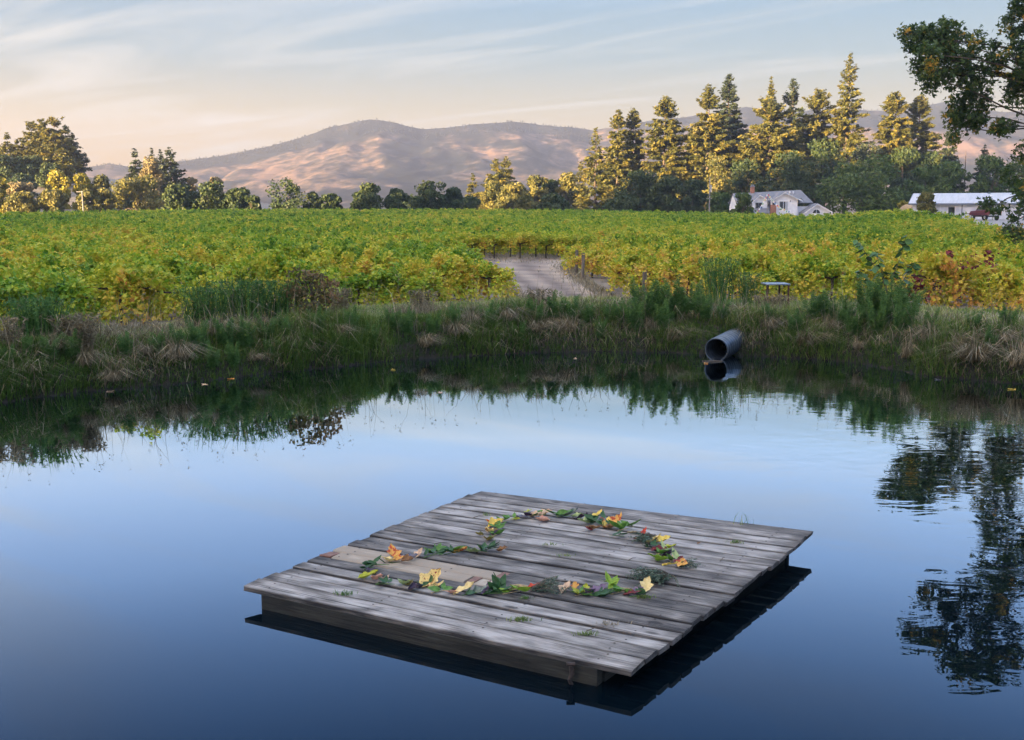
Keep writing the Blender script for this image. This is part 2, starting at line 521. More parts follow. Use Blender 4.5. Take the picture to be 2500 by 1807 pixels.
ridg = 1 - np.abs(2 * fbm(wr, MY / 420, 41, 4) - 1)
tt = np.clip((D - 1500) / (crest - 1500), 0, 1)
prof = np.where(D < crest, tt ** 1.25 * (0.62 + 0.38 * tt) , np.clip(1 - (D - crest) / 700, 0, 1) ** 0.8)
MZ = target * prof * np.where(D < crest, 1 - 0.75 * (1 - tt) ** 0.6 * (1 - ridg) * 1.3, 1.0)
gul = 1 - np.abs(2 * fbm(MX / 95 + 0.5 * fbm(MX / 60, MY / 60, 19, 3), MY / 260, 23, 4) - 1)
MZ = MZ + (17 * (gul - 0.6) * sstep(0.1, 0.5, tt) + 16 * (fbm(MX / 70, MY / 70, 51, 4) - 0.5)) * sstep(0.05, 0.3, tt) * (1 - sstep(0.8, 1.0, tt)) + 5 * (fbm(A * 60, A * 0 + 2, 66, 3) - 0.5) * sstep(0.8, 1.0, tt)
MZ = np.maximum(MZ, -2.0) + 1.0
gx_, gy_ = np.gradient(MZ)
wood = fbm(MX / 210, MY / 300, 77, 5) * 1.15 - 0.25 * ridg + 0.30 * sstep(0.72, 0.97, tt) + 0.05
wood = 0.42 + 0.55 * sstep(0.30, 0.62, wood)
for pa__, pe__, ra__, re__, k__ in ((-0.018, 0.052, 0.020, 0.006, .8), (-0.052, 0.062, 0.010, 0.005, .6), (0.012, 0.066, 0.030, 0.004, .6), (-0.105, 0.066, 0.014, 0.004, .6), (-0.21, 0.036, 0.020, 0.006, .4), (-0.12, 0.042, 0.014, 0.007, .35), (-0.352, 0.039, 0.010, 0.004, .5), (0.40, 0.055, 0.06, 0.012, .6)):
    wood = wood - k__ * np.exp(-((A - pa__ + 0.012 * (fbm(MX / 40, MY / 40, 5, 3) - .5)) / ra__) ** 2 - ((MZ / MY - pe__) / re__) ** 2)
wood = np.clip(wood, 0, 1)
V = np.stack([MX, MY, MZ], -1).reshape(-1, 3)
ii, jj = np.meshgrid(np.arange(na - 1), np.arange(nd - 1), indexing='ij')
F = np.stack([ii * nd + jj, (ii + 1) * nd + jj, (ii + 1) * nd + jj + 1, ii * nd + jj + 1], -1).reshape(-1, 4)
m, n, l, b = new_mat('mountain')
a1 = n.new('ShaderNodeAttribute'); a1.attribute_name = 'wood'
g = n.new('ShaderNodeNewGeometry')
nz = n.new('ShaderNodeTexNoise'); nz.inputs['Scale'].default_value = 0.03; nz.inputs['Detail'].default_value = 9; nz.inputs['Roughness'].default_value = 0.78
l.new(g.outputs['Position'], nz.inputs[0])
mr = n.new('ShaderNodeMapRange'); mr.inputs[1].default_value, mr.inputs[2].default_value = 0.35, 0.65; mr.inputs[3].default_value, mr.inputs[4].default_value = -0.5, 0.5
l.new(nz.outputs[0], mr.inputs[0])
ad = n.new('ShaderNodeMath'); ad.operation = 'ADD'; ad.use_clamp = True
l.new(a1.outputs['Fac'], ad.inputs[0]); l.new(mr.outputs[0], ad.inputs[1])
r1 = ramp(n, [(0.15, (0.21, 0.135, 0.095)), (0.45, (0.085, 0.068, 0.056)), (0.8, (0.022, 0.026, 0.027))])
l.new(ad.outputs[0], r1.inputs[0]); l.new(r1.outputs[0], b.inputs['Base Color']); b.inputs['Roughness'].default_value = 1.0
b.inputs['Specular IOR Level'].default_value = 0.0
tag(obj('mountain', mesh('mountain', V, F, m, {'wood': ('POINT', wood.reshape(-1))}, smooth=True)), 'hazy mauve mountain range with bare tan slopes behind the trees', 'mountain', kind='structure')
# woods on the mountain: small crowns
wsel = (wood * (tt > 0.9) * (D < 2850)).reshape(-1)
idx = RNG.choice(na * nd, 14000, p=wsel / wsel.sum())
cpt = V[idx] + np.stack([RNG.uniform(-3, 3, 14000), RNG.uniform(-6, 6, 14000), RNG.uniform(-1.2, 0, 14000)], 1)
hh = RNG.uniform(2.0, 5.5, 14000); ww = hh * RNG.uniform(0.28, 0.5, 14000)
ca = np.array([0, 2.1, 4.2])
ring = cpt[:, None, :] + np.stack([np.cos(ca)[None] * ww[:, None], np.sin(ca)[None] * ww[:, None], np.broadcast_to(hh[:, None] * 0.25, (14000, 3))], -1)
tip = cpt + np.stack([hh * 0, hh * 0, hh], 1)
V2 = np.concatenate([ring, tip[:, None, :]], 1).reshape(-1, 3)
bidx = np.arange(14000) * 4
F2 = np.concatenate([np.stack([bidx + a_, bidx + (a_ + 1) % 3, bidx + 3], 1) for a_ in range(3)])
mw = m_plain('mountain_woods', (0.035, 0.042, 0.026), (0.075, 0.07, 0.04), 0.02, 1.0, spec=0.0)
tag(obj('mountain_woods', mesh('mountain_woods', V2, F2, mw)), 'dark woods scattered along the crest of the mountain', 'woods', kind='stuff')

# wooded hill to the west, behind the camera: it shades the pond and the vineyard
E1 = np.array([-math.sin(SUN_AZ), -math.cos(SUN_AZ)])      # towards the sun
E2 = np.array([-E1[1], E1[0]])
HU = [-900, -330, -285, -255, -235, -215, -195, -175, -150, -100, 0, 200, 500, 900]
HH = [4, 8, 12, 19, 25, 31, 42, 52, 56, 54, 50, 46, 30, 4]
nu, nv = 260, 40
uu = np.linspace(-900, 900, nu); vv = np.linspace(-130, 130, nv)
U, Vv = np.meshgrid(uu, vv, indexing='ij')
hx = E1[0] * (220 + Vv) + E2[0] * U; hy = E1[1] * (220 + Vv) + E2[1] * U
Hp = np.interp(U, HU, HH) * (1 - sstep(0.0, 1.0, np.abs(Vv) / 130)) + 4.5 * (fbm(U / 16, Vv / 16, 91, 4) - 0.5) * (1 - sstep(0.3, 1.0, np.abs(Vv) / 130))
V = np.stack([hx, hy, Hp + 0.3 - 1.2 * (np.abs(Vv) > 128)], -1).reshape(-1, 3)
ii, jj = np.meshgrid(np.arange(nu - 1), np.arange(nv - 1), indexing='ij')
F = np.stack([ii * nv + jj, (ii + 1) * nv + jj, (ii + 1) * nv + jj + 1, ii * nv + jj + 1], -1).reshape(-1, 4)
tag(obj('hill', mesh('hill', V, F, m_plain('hill_scrub', (0.05, 0.06, 0.03), (0.16, 0.13, 0.07), 0.05, 1.0), smooth=True)), 'scrubby hill west of the pond', 'hill', kind='structure')

# air
HZ = MB().box(-2750, 2950, -720, 3380, -2.5, 262).build('haze', None)
m = bpy.data.materials.new('haze'); m.use_nodes = True
n, l = m.node_tree.nodes, m.node_tree.links
n.clear()
mo = n.new('ShaderNodeOutputMaterial'); pv = n.new('ShaderNodeVolumePrincipled')
pv.inputs['Color'].default_value = (0.97, 0.905, 0.90, 1); pv.inputs['Density'].default_value = 0.00023
pv.inputs['Anisotropy'].default_value = 0.65
l.new(pv.outputs[0], mo.inputs['Volume'])
HZ.data.materials.append(m)
tag(HZ, 'pale evening haze over the valley', 'haze', kind='stuff')

# ------------------------------------------------------------------ trees
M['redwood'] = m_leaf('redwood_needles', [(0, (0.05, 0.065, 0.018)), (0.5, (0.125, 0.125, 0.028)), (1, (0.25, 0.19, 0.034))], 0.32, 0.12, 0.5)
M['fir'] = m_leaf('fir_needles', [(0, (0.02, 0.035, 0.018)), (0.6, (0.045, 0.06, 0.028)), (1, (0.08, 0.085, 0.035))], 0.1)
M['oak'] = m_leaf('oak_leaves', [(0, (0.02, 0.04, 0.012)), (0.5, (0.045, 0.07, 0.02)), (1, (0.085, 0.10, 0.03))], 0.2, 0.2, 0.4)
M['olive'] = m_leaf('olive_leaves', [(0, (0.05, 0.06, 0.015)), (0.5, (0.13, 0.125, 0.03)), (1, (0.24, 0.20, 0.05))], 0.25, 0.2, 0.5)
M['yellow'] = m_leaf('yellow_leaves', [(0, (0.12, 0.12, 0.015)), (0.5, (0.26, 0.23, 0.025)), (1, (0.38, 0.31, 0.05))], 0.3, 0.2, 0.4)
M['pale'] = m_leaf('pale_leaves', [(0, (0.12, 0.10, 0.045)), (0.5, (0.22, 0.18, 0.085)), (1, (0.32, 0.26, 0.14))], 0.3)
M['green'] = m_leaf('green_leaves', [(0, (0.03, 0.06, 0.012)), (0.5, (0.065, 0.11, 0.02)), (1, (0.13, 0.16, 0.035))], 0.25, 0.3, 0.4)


def conifer(base, H, R, seed, mat, label, cat='conifer', profile='cone', gap=0.0, t0=0.08, lean=0.0, dens=2.6, size=0.58, group='conifers beyond the vineyard', name='conifer_tree', wild=0.2):
    rng = np.random.default_rng(seed)
    root = empty(name, base)
    tag(root, label, cat, group)
    tp = [(lean * H * t + rng.normal() * 0.12 * (t > 0), rng.normal() * 0.12 * (t > 0), H * t) for t in np.linspace(0, 0.98, 8)]
    tr = [max(0.05, H * 0.014 * (1 - t) ** 0.8) for t in np.linspace(0, 0.98, 8)]
    C, N, Td, Sz, Tn = [], [], [], [], []
    R *= 1.45
    bm_ = MB().tube(tp, tr, 6)
    nl = int(H * 1.55)
    for i in range(nl):
        t = t0 + (1 - t0) * ((i + rng.uniform(0, 0.8)) / nl)
        if profile == 'cone': pr = (1 - t) ** 0.85 * min(1, 0.55 + t * 2.2)
        elif profile == 'column': pr = min(1.0, max(0.0, 1.02 - t) * 1.9) ** 0.8 * (0.87 + 0.13 * math.sin(t * 9 + seed)) * min(1, 0.5 + t * 2)
        elif profile == 'top': pr = (1 - ((t - 0.55) / 0.5) ** 2 if t > 0.55 else 0.35 + 0.65 * (t / 0.55) ** 1.5)
        else: pr = (1 - t) ** 0.6
        pr = max(pr, 0.05)
        for kbr in range(rng.integers(6, 10)):
            if rng.random() < gap: continue
            az = rng.uniform(0, 2 * math.pi)
            Lb = max(0.25, R * pr * rng.uniform(1 - 1.8 * wild, 1 + wild))
            droop = rng.uniform(-0.05, 0.32) if t < 0.8 else rng.uniform(-0.9, -0.15)
            d = np.array([math.cos(az), math.sin(az), -droop])
            o = np.array([lean * H * t, 0, H * t])
            k = max(4, int((Lb * 2.2 + Lb * Lb * 0.75) * dens + 3))
            q = rng.uniform(0.12, 1.0, k) ** 0.65
            P = o + d * (q * Lb)[:, None]
            P[:, 2] += 0.16 * Lb * q * q
            P += rng.normal(size=(k, 3)) * np.array([0.28, 0.28, 0.18]) * (0.4 + 0.25 * Lb ** 0.5)
            C.append(P)
            N.append(np.array([0, 0, 1.0]) + d * 0.35 + rng.normal(size=(k, 3)) * 0.55)
            Td.append(np.tile(d, (k, 1)))
            Sz.append(size * rng.uniform(0.65, 1.35, k) * (0.55 + 0.45 * min(1, Lb / 2)))
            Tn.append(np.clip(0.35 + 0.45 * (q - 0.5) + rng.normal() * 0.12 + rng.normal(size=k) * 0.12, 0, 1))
            if Lb > 1.5 and rng.random() < 0.35:
                bm_.tube([o, o + d * Lb * 0.85], [0.07 + Lb * 0.012, 0.02], 3, cap=False)
    C = np.concatenate(C); Sz = np.concatenate(Sz)
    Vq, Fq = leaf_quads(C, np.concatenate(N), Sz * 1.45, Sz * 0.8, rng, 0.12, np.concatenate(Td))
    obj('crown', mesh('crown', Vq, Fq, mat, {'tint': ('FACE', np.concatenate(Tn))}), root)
    bm_.build('trunk', M['bark_far'], root)
    return root


def broadleaf(base, H, R, seed, mat, label, cat='tree', n=5200, size=0.5, airy=0.0, low=0.05, group='broadleaf trees beyond the vineyard', name='broadleaf_tree', lobes=None, trunk=True, squash=1.0):
    rng = np.random.default_rng(seed)
    root = empty(name, base)
    tag(root, label, cat, group)
    nl = lobes or int(rng.integers(22, 30))
    LC, LR = [], []
    for i in range(nl):
        az, u = rng.uniform(0, 2 * math.pi), rng.uniform(0, 1)
        zc = H * (low + (0.86 - low) * u)
        env = math.sqrt(max(0.05, 1 - ((zc / H - 0.42) / 0.6) ** 2))
        rr = R * env * rng.uniform(0.25, 0.78)
        LC.append((math.cos(az) * rr, math.sin(az) * rr, zc)); LR.append(R * rng.uniform(0.26, 0.42) * (1 - 0.25 * u))
    LC.append((0, 0, H * 0.80)); LR.append(H * 0.19 if H * 0.19 < R * 0.6 else R * 0.55)
    LC, LR = np.array(LC), np.array(LR)
    w = LR ** 2 / (LR ** 2).sum()
    k = rng.choice(len(LC), n, p=w)
    u = unit(rng.normal(size=(n, 3)))
    rad = LR[k] * rng.uniform(0.62, 1.08, n) * (1 + 0.16 * np.sin(u[:, 0] * 9 + k) * np.cos(u[:, 2] * 8 + k))
    P = LC[k] + u * rad[:, None] * np.array([1, 1, 0.8 * squash])
    keep = (P[:, 2] > 0.1) & (rng.random(n) > airy * rng.uniform(0, 1, n))
    P, u, k = P[keep], u[keep], k[keep]
    lob_t = rng.normal(size=len(LC)) * 0.13
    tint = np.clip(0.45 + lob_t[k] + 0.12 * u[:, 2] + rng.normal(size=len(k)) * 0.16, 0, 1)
    sz = size * rng.uniform(0.6, 1.4, len(k))
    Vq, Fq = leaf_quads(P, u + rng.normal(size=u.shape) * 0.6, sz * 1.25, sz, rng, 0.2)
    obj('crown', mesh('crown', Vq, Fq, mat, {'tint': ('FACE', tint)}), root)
    if trunk:
        tb = MB()
        tb.tube([(0, 0, -0.3), (0.1, 0, H * 0.2), (0, 0.1, H * 0.42)], [H * 0.03, H * 0.022, H * 0.014], 6)
        for q in rng.choice(len(LC), min(6, len(LC)), replace=False):
            c = LC[q]
            tb.tube([(0, 0, H * 0.16), tuple(c * 0.55 + np.array([0, 0, H * 0.08])), tuple(c)], [H * 0.016, H * 0.010, H * 0.003], 4, cap=False)
        tb.build('trunk', M['bark_far'], root)
    return root


def place(x, ytop, hw, d):
    """base point, height and crown radius of a tree seen with its top at (x, ytop)"""
    X = (x - PW / 2) / FPX * d
    zb = float(height(X, d))
    return (X, d, zb), CAMZ + (YH - ytop) / FPX * d - zb, hw / FPX * d


def C_(x, y, hw, d, seed, mat, label, **kw):
    b_, h_, r_ = place(x, y, hw, d)
    return conifer(b_, h_, r_, seed, M[mat], label, **kw)


def B_(x, y, hw, d, seed, mat, label, **kw):
    b_, h_, r_ = place(x, y, hw, d)
    return broadleaf(b_, h_, r_, seed, M[mat], label, **kw)


# far left grove on its rise
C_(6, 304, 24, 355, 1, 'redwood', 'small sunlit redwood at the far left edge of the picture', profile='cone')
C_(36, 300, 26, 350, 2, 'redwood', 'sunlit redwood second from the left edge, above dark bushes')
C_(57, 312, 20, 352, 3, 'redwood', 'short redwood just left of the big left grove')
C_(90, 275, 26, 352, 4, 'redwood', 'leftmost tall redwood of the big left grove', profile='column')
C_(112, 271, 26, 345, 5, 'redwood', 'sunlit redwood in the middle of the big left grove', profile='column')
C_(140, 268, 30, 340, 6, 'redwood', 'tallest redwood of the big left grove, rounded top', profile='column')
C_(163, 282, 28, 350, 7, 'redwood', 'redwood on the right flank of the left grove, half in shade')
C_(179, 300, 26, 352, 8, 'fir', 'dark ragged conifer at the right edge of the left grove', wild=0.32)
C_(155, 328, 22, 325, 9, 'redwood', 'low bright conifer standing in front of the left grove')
B_(20, 342, 50, 325, 10, 'oak', 'dark oak mass at the left edge below the redwoods')
B_(80, 345, 42, 328, 11, 'oak', 'dark oak below the leftmost tall redwoods')
B_(125, 362, 34, 320, 12, 'oak', 'dark round oak under the big left grove')
B_(55, 385, 40, 305, 29, 'oak', 'low dark oak behind the pinkish bush at the left')
B_(8, 388, 34, 275, 13, 'yellow', 'yellow tree cut by the left edge of the picture')
B_(58, 402, 34, 285, 14, 'pale', 'pinkish half bare bush among the left trees', airy=0.5)
B_(140, 378, 34, 290, 15, 'yellow', 'bright yellow poplar clump below the left grove', squash=1.3)
B_(193, 383, 24, 290, 16, 'yellow', 'smaller yellow tree right of the poplar clump', squash=1.3)
B_(236, 386, 28, 292, 17, 'olive', 'olive green tree between yellow poplars and the pale birch')
B_(60, 424, 38, 262, 18, 'olive', 'low olive bush at the left foot of the tree line')
B_(130, 420, 42, 264, 19, 'olive', 'wide olive bush in front of the yellow poplars')
B_(205, 418, 27, 258, 20, 'olive', 'round bush beside the left utility pole', low=0.05)
B_(240, 416, 26, 260, 21, 'olive', 'round bush right of the left utility pole', low=0.05)
B_(312, 388, 62, 270, 22, 'olive', 'broad olive oak left of the dark hedge of oaks', n=3600)
C_(313, 331, 26, 310, 23, 'fir', 'dark fir left of the pale birch', wild=0.3, gap=0.15)
C_(349, 331, 20, 320, 24, 'fir', 'dark fir tip rising behind the pale birch', wild=0.3)
C_(368, 334, 18, 316, 25, 'fir', 'slim dark fir right of the pale birch', wild=0.3)
C_(388, 330, 36, 308, 26, 'fir', 'widest dark fir right of the pale birch', wild=0.3, gap=0.15)
B_(346, 347, 30, 300, 27, 'pale', 'pale cream birch between dark firs', squash=1.5, low=0.3)
B_(432, 388, 16, 320, 28, 'pale', 'thin pale treetop behind the dark oaks', airy=0.6)
B_(486, 388, 22, 320, 30, 'pale', 'second thin pale treetop behind the dark oaks', airy=0.6)
# dark oaks along the field, left of the middle
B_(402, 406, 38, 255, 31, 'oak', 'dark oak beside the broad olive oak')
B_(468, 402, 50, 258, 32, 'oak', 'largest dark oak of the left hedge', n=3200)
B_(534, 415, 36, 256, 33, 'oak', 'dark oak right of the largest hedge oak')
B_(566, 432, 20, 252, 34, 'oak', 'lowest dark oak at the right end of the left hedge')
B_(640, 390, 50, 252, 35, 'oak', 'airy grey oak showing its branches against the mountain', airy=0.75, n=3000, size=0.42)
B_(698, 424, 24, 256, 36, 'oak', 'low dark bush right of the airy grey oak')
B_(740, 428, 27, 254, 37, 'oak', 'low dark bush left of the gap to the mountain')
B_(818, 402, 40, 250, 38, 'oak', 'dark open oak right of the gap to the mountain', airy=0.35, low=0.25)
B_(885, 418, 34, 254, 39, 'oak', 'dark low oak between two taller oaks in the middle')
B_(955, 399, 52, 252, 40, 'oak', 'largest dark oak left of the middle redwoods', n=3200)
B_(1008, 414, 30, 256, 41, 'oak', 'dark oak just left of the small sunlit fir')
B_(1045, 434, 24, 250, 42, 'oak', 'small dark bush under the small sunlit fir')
# sunlit middle group
C_(1049, 386, 18, 325, 43, 'redwood', 'small sunlit fir alone left of the middle group')
C_(1099, 353, 34, 310, 44, 'redwood', 'sunlit fir with twin tops, the left one', wild=0.3)
C_(1121, 350, 30, 318, 45, 'redwood', 'sunlit fir with twin tops, the right one', wild=0.3)
B_(1092, 398, 34, 285, 46, 'olive', 'golden bush under the twin topped firs')
B_(1135, 404, 34, 280, 47, 'olive', 'golden oak in front of the twin topped firs')
B_(1185, 385, 40, 292, 48, 'olive', 'golden oak between the twin firs and the tall redwood')
B_(1218, 394, 24, 300, 49, 'oak', 'dark patch of oak behind the golden oaks')
B_(1258, 380, 34, 295, 50, 'olive', 'golden oak touching the tall sunlit redwood')
B_(1165, 432, 30, 262, 53, 'olive', 'low golden bush at the field edge in the middle')
B_(1228, 432, 40, 250, 51, 'oak', 'low dark bush at the field edge left of the redwood')
C_(1283, 360, 18, 320, 52, 'redwood', 'short conifer tip left of the tall sunlit redwood')
C_(1316, 290, 37, 285, 54, 'redwood', 'tall sunlit redwood with foliage down to the vines', profile='cone', t0=0.02, dens=1.2)
# redwood row on the right
GR = 'redwoods of the right hand row'
C_(1364, 251, 28, 322, 55, 'redwood', 'left half of the twin topped redwood left in the row', profile='column', t0=0.15, group=GR)
C_(1397, 249, 28, 326, 56, 'redwood', 'right half of the twin topped redwood left in the row', profile='column', t0=0.15, group=GR)
C_(1466, 224, 42, 320, 57, 'redwood', 'full sunlit redwood third in the row, bare trunk below', profile='column', t0=0.15, group=GR)
C_(1525, 282, 30, 335, 58, 'fir', 'shaded conifer left of the leaning gold redwood', group=GR)
C_(1560, 198, 40, 318, 59, 'redwood', 'gold redwood in front of the taller dark one', profile='column', t0=0.12, group=GR, wild=0.3)
C_(1602, 177, 38, 332, 60, 'fir', 'tall dark redwood behind the gold one', profile='column', t0=0.12, group=GR, gap=0.1)
C_(1694, 182, 30, 330, 61, 'redwood', 'pointed redwood above the broad cedar', profile='cone', t0=0.3, group=GR)
C_(1742, 185, 27, 334, 62, 'fir', 'thin dark pine right of the pointed redwood', profile='column', t0=0.35, gap=0.35, wild=0.4, group=GR)
C_(1694, 232, 74, 312, 63, 'redwood', 'broad spreading cedar below the pointed redwood', cat='conifer', profile='flat', t0=0.22, wild=0.3, gap=0.1, group=GR)
C_(1796, 207, 44, 322, 64, 'redwood', 'wide gold conifer left of the tallest fir', profile='column', t0=0.2, wild=0.35, group=GR)
C_(1862, 133, 48, 318, 65, 'redwood', 'tallest ragged fir above the right row', profile='cone', t0=0.25, wild=0.45, gap=0.3, group=GR)
C_(1964, 214, 54, 318, 66, 'redwood', 'layered gold cedar right of the tallest fir', profile='flat', t0=0.28, gap=0.15, group=GR)
C_(2017, 222, 50, 324, 67, 'redwood', 'layered gold cedar, right of its twin', profile='flat', t0=0.28, gap=0.15, group=GR)
C_(2083, 292, 38, 312, 68, 'fir', 'dark shaded fir at the right end of the row', group=GR)
C_(2163, 326, 28, 325, 69, 'fir', 'small dark fir behind the barn trees', group=GR)
B_(1580, 336, 42, 300, 70, 'olive', 'golden oak below the gold redwood', n=2400)
B_(1415, 372, 62, 270, 71, 'oak', 'huge dark oak left of the right utility pole', n=3800)
B_(1475, 385, 40, 266, 72, 'oak', 'dark oak leaning on the huge dark oak')
B_(1530, 392, 38, 280, 73, 'oak', 'dark oak just left of the right utility pole')
B_(1360, 440, 26, 250, 96, 'oak', 'small dark bush at the field edge below the huge oak')
B_(1650, 350, 50, 290, 74, 'oak', 'dark tree mass behind the house chimney', n=3000)
B_(1735, 330, 60, 288, 75, 'oak', 'dark oak rising behind the house roof', n=3400)
B_(1815, 300, 72, 292, 76, 'oak', 'largest dark oak behind the house', n=4200)
B_(1912, 305, 48, 305, 77, 'fir', 'dark oak below the layered cedars', n=2600)
B_(1990, 318, 48, 303, 78, 'oak', 'dark oak between the layered cedars and the barn')
B_(2050, 330, 44, 305, 79, 'oak', 'greyish oak under the dark shaded fir')
B_(1588, 424, 34, 252, 80, 'green', 'low shrub between the right utility pole and the house', low=0.05)
B_(1640, 426, 28, 222, 81, 'green', 'small leafy tree in front of the left house gable', n=1800, size=0.4)
B_(1660, 412, 12, 262, 97, 'green', 'light green treetop behind the left house gable', n=900, size=0.4)
B_(1898, 349, 100, 255, 82, 'green', 'wide round green tree between house and barn', n=6500, size=0.5, low=0.03)
B_(2042, 362, 50, 262, 83, 'green', 'green tree behind the left end of the barn', n=3000)
B_(2095, 352, 50, 268, 84, 'green', 'tall green tree behind the middle of the barn', n=3000)
B_(2178, 340, 48, 262, 85, 'green', 'green tree behind the right half of the barn', n=3000)
B_(2250, 350, 50, 265, 86, 'green', 'green tree at the right edge behind the barn', n=2600)
B_(1991, 444, 17, 200, 87, 'yellow', 'small yellow shrub beside the tan hay mound', n=900, size=0.3, low=0.02, trunk=False)

# ------------------------------------------------------------------ vineyard
def vine_foliage(seed, nleaf, lsize, mat, low=0.12):
    rng = np.random.default_rng(seed)
    ns = 20
    P, N = [], []
    per = nleaf // ns
    for s in range(ns):
        o = np.array([rng.uniform(-0.85, 0.85), rng.normal() * 0.08, rng.uniform(0.82, 1.0)])
        az = rng.uniform(0, 2 * math.pi)
        d = np.array([math.cos(az) * 0.55, math.sin(az) * 0.95, 0])
        L = rng.uniform(0.55, 1.0)
        up = rng.uniform(0.35, 1.25); dr = rng.uniform(0.4, 1.2)
        if low < 0.4 and s % 5 < 3:            # long canes that trail to the ground
            d[1] = math.copysign(0.75 + 0.3 * rng.random(), d[1]); up = 0.3; dr = 1.55; L = rng.uniform(0.8, 1.05)
        q = rng.uniform(0.05, 1, per)
        p = o + d * (q * L)[:, None]
        p[:, 2] += up * q * L - dr * q ** 2.2 * L * 0.75
        p += rng.normal(size=(per, 3)) * 0.095
        P.append(p)
        N.append(d * 0.5 * q[:, None] + np.array([0, 0, 0.8]) + rng.normal(size=(per, 3)) * 0.55)
    P, N = np.concatenate(P), np.concatenate(N)
    P[:, 2] = np.where(P[:, 2] < low, low + rng.uniform(0, 0.25, len(P)), P[:, 2])
    sz = lsize * rng.uniform(0.7, 1.35, len(P))
    Vq, Fq = leaf_quads(P, N, sz, sz * 1.0, rng, 0.22)
    tint = np.clip(0.44 + rng.normal(size=len(P)) * 0.12 - 0.15 * (P[:, 2] - 1.1) + np.repeat(rng.normal(size=ns) * 0.1, per), 0, 1)
    return mesh('foliage', Vq, Fq, mat, {'tint': ('FACE', tint)})


def vine_trunk(seed):
    rng = np.random.default_rng(seed)
    j = lambda s: rng.normal() * s
    b = MB()
    b.tube([(0, 0, -0.05), (j(.03), j(.03), .3), (j(.04), j(.04), .6), (j(.03), j(.03), .85)], [.045, .035, .04, .05], 6)
    for sgn in (-1, 1):
        b.tube([(0, 0, .82), (sgn * .35, j(.03), .9), (sgn * .8, j(.03), .92)], [.04, .028, .018], 5)
    return mesh('trunk', b.V, b.F, M['vine_bark'])


FOL = [vine_foliage(100 + k, 1700, 0.115, M['vine']) for k in range(6)]
FOLG = [vine_foliage(110 + k, 1600, 0.115, M['vine'], 0.62) for k in range(3)]
FOLA = [vine_foliage(120 + k, 1500, 0.115, M['vine_autumn']) for k in range(4)]
FOLR = [vine_foliage(130, 800, 0.14, M['vine_red'])]
TRK = [vine_trunk(140 + k) for k in range(4)]

FB_A = [-0.60, -0.45, -0.30, -0.15, 0.0, 0.15, 0.24, 0.28, 0.33, 0.36, 0.385, 0.42, 0.5]
FB_Y = [190, 205, 235, 245, 245, 215, 190, 182, 172, 146, 126, 104, 88]
spots = []          # x, y
dy = 2.4
row = 0
y = 23.0
while y < 250:
    xw = 0.52 * y + 3
    xs = np.arange(-xw, xw, 1.5) + RNG.uniform(0, 1.5)
    for x in xs:
        th, s = polar(x, y)
        if s < float(berm_w(th)) + 2.0: continue
        a = x / y
        if y > np.interp(a, FB_A, FB_Y): continue
        # left edge of the track runs slantwise, right block starts beyond it, cross track behind the right block
        if y < 66:
            le = np.interp(y, [30, 35, 40, 50, 62, 66], [0.2, -0.5, -1.5, -2.6, -3.7, -4.0])
            ri = np.interp(y, [30, 36.5, 45, 60, 66], [4.6, 3.9, 3.6, 3.3, 3.3])
            if le < x < ri: continue
            if x >= ri and y > 59.5: continue
        spots.append((x + RNG.normal() * 0.12, y + RNG.normal() * 0.07))
    y += dy
    if 64 < y < 66.3: y = 70.0
    row += 1
spots = np.array(spots)
gapv = (np.abs(spots[:, 0]) < 4.5) & (spots[:, 1] > 66) & (spots[:, 1] < 74)
rank = np.where(gapv, 0, spots[:, 1])
rank = np.where(np.abs(spots[:, 0] / spots[:, 1]) > 0.475, 999, rank)
order = np.argsort(rank, kind='stable')
near_i, far_i = order[:298], order[298:]
RED = [at(2110, 640, 0.9), at(2150, 632, 0.9), at(2085, 640, 0.9)]
for q, i in enumerate(near_i):
    x, y = spots[i]
    z = float(height(x, y))
    r = empty('grapevine', (x, y, z), RNG.choice([0, math.pi]) + RNG.normal() * 0.08)
    sc = RNG.uniform(0.8, 1.16)
    r.scale = (1, 1, sc)
    right = x > 3 and y < 60
    isred = min(math.hypot(x - p[0], y - p[1]) for p in RED) < 1.0 and right
    if isred:
        fm = FOLR[0]; lab = 'dark red grapevine near the broad leaved shrub'
    elif right and (RNG.random() < 0.55 or x < 6.5):
        fm = FOLA[RNG.integers(4)]; lab = 'yellow and rusty autumn grapevine in the block right of the track'
    elif right:
        fm = FOL[RNG.integers(6)]; lab = 'green and yellow grapevine in the block right of the track'
    elif y > 65:
        fm = FOLG[RNG.integers(3)]; lab = 'grapevine on a bare trunk in the row at the end of the track'
    else:
        fm = FOL[RNG.integers(6)]; lab = 'green and yellow grapevine in the block left of the track'
    px_ = PW / 2 + FPX * x / y
    if lab.startswith('green and yellow grapevine in the block left') or lab.startswith('green and yellow grapevine in the block right') or lab.startswith('yellow and rusty'):
        col_ = 'yellow and rusty' if lab.startswith('yellow') else 'green and yellow'
        dep_ = 'front' if y < 34 else ('middle' if y < 42 else 'back')
        if x < 1.5:
            spot_ = 'by the left edge' if px_ < 250 else ('behind the left weed clumps' if px_ < 620 else ('behind the reddish shrub' if px_ < 800 else ('between reddish shrub and track' if px_ < 980 else 'beside the track')))
        else:
            spot_ = 'beside the track' if px_ < 1430 else ('behind the tall reeds' if px_ < 1680 else ('behind the rusty frame' if px_ < 1850 else ('behind the broad leaved shrub' if px_ < 2060 else 'by the right edge')))
        lab = '%s grapevine, %s of the %s block, %s' % (col_, dep_, 'left' if x < 1.5 else 'right', spot_)
    tag(r, lab, 'grapevine', 'grapevines nearest the pond')
    obj('foliage', fm, r)
    obj('trunk', TRK[RNG.integers(4)], r)

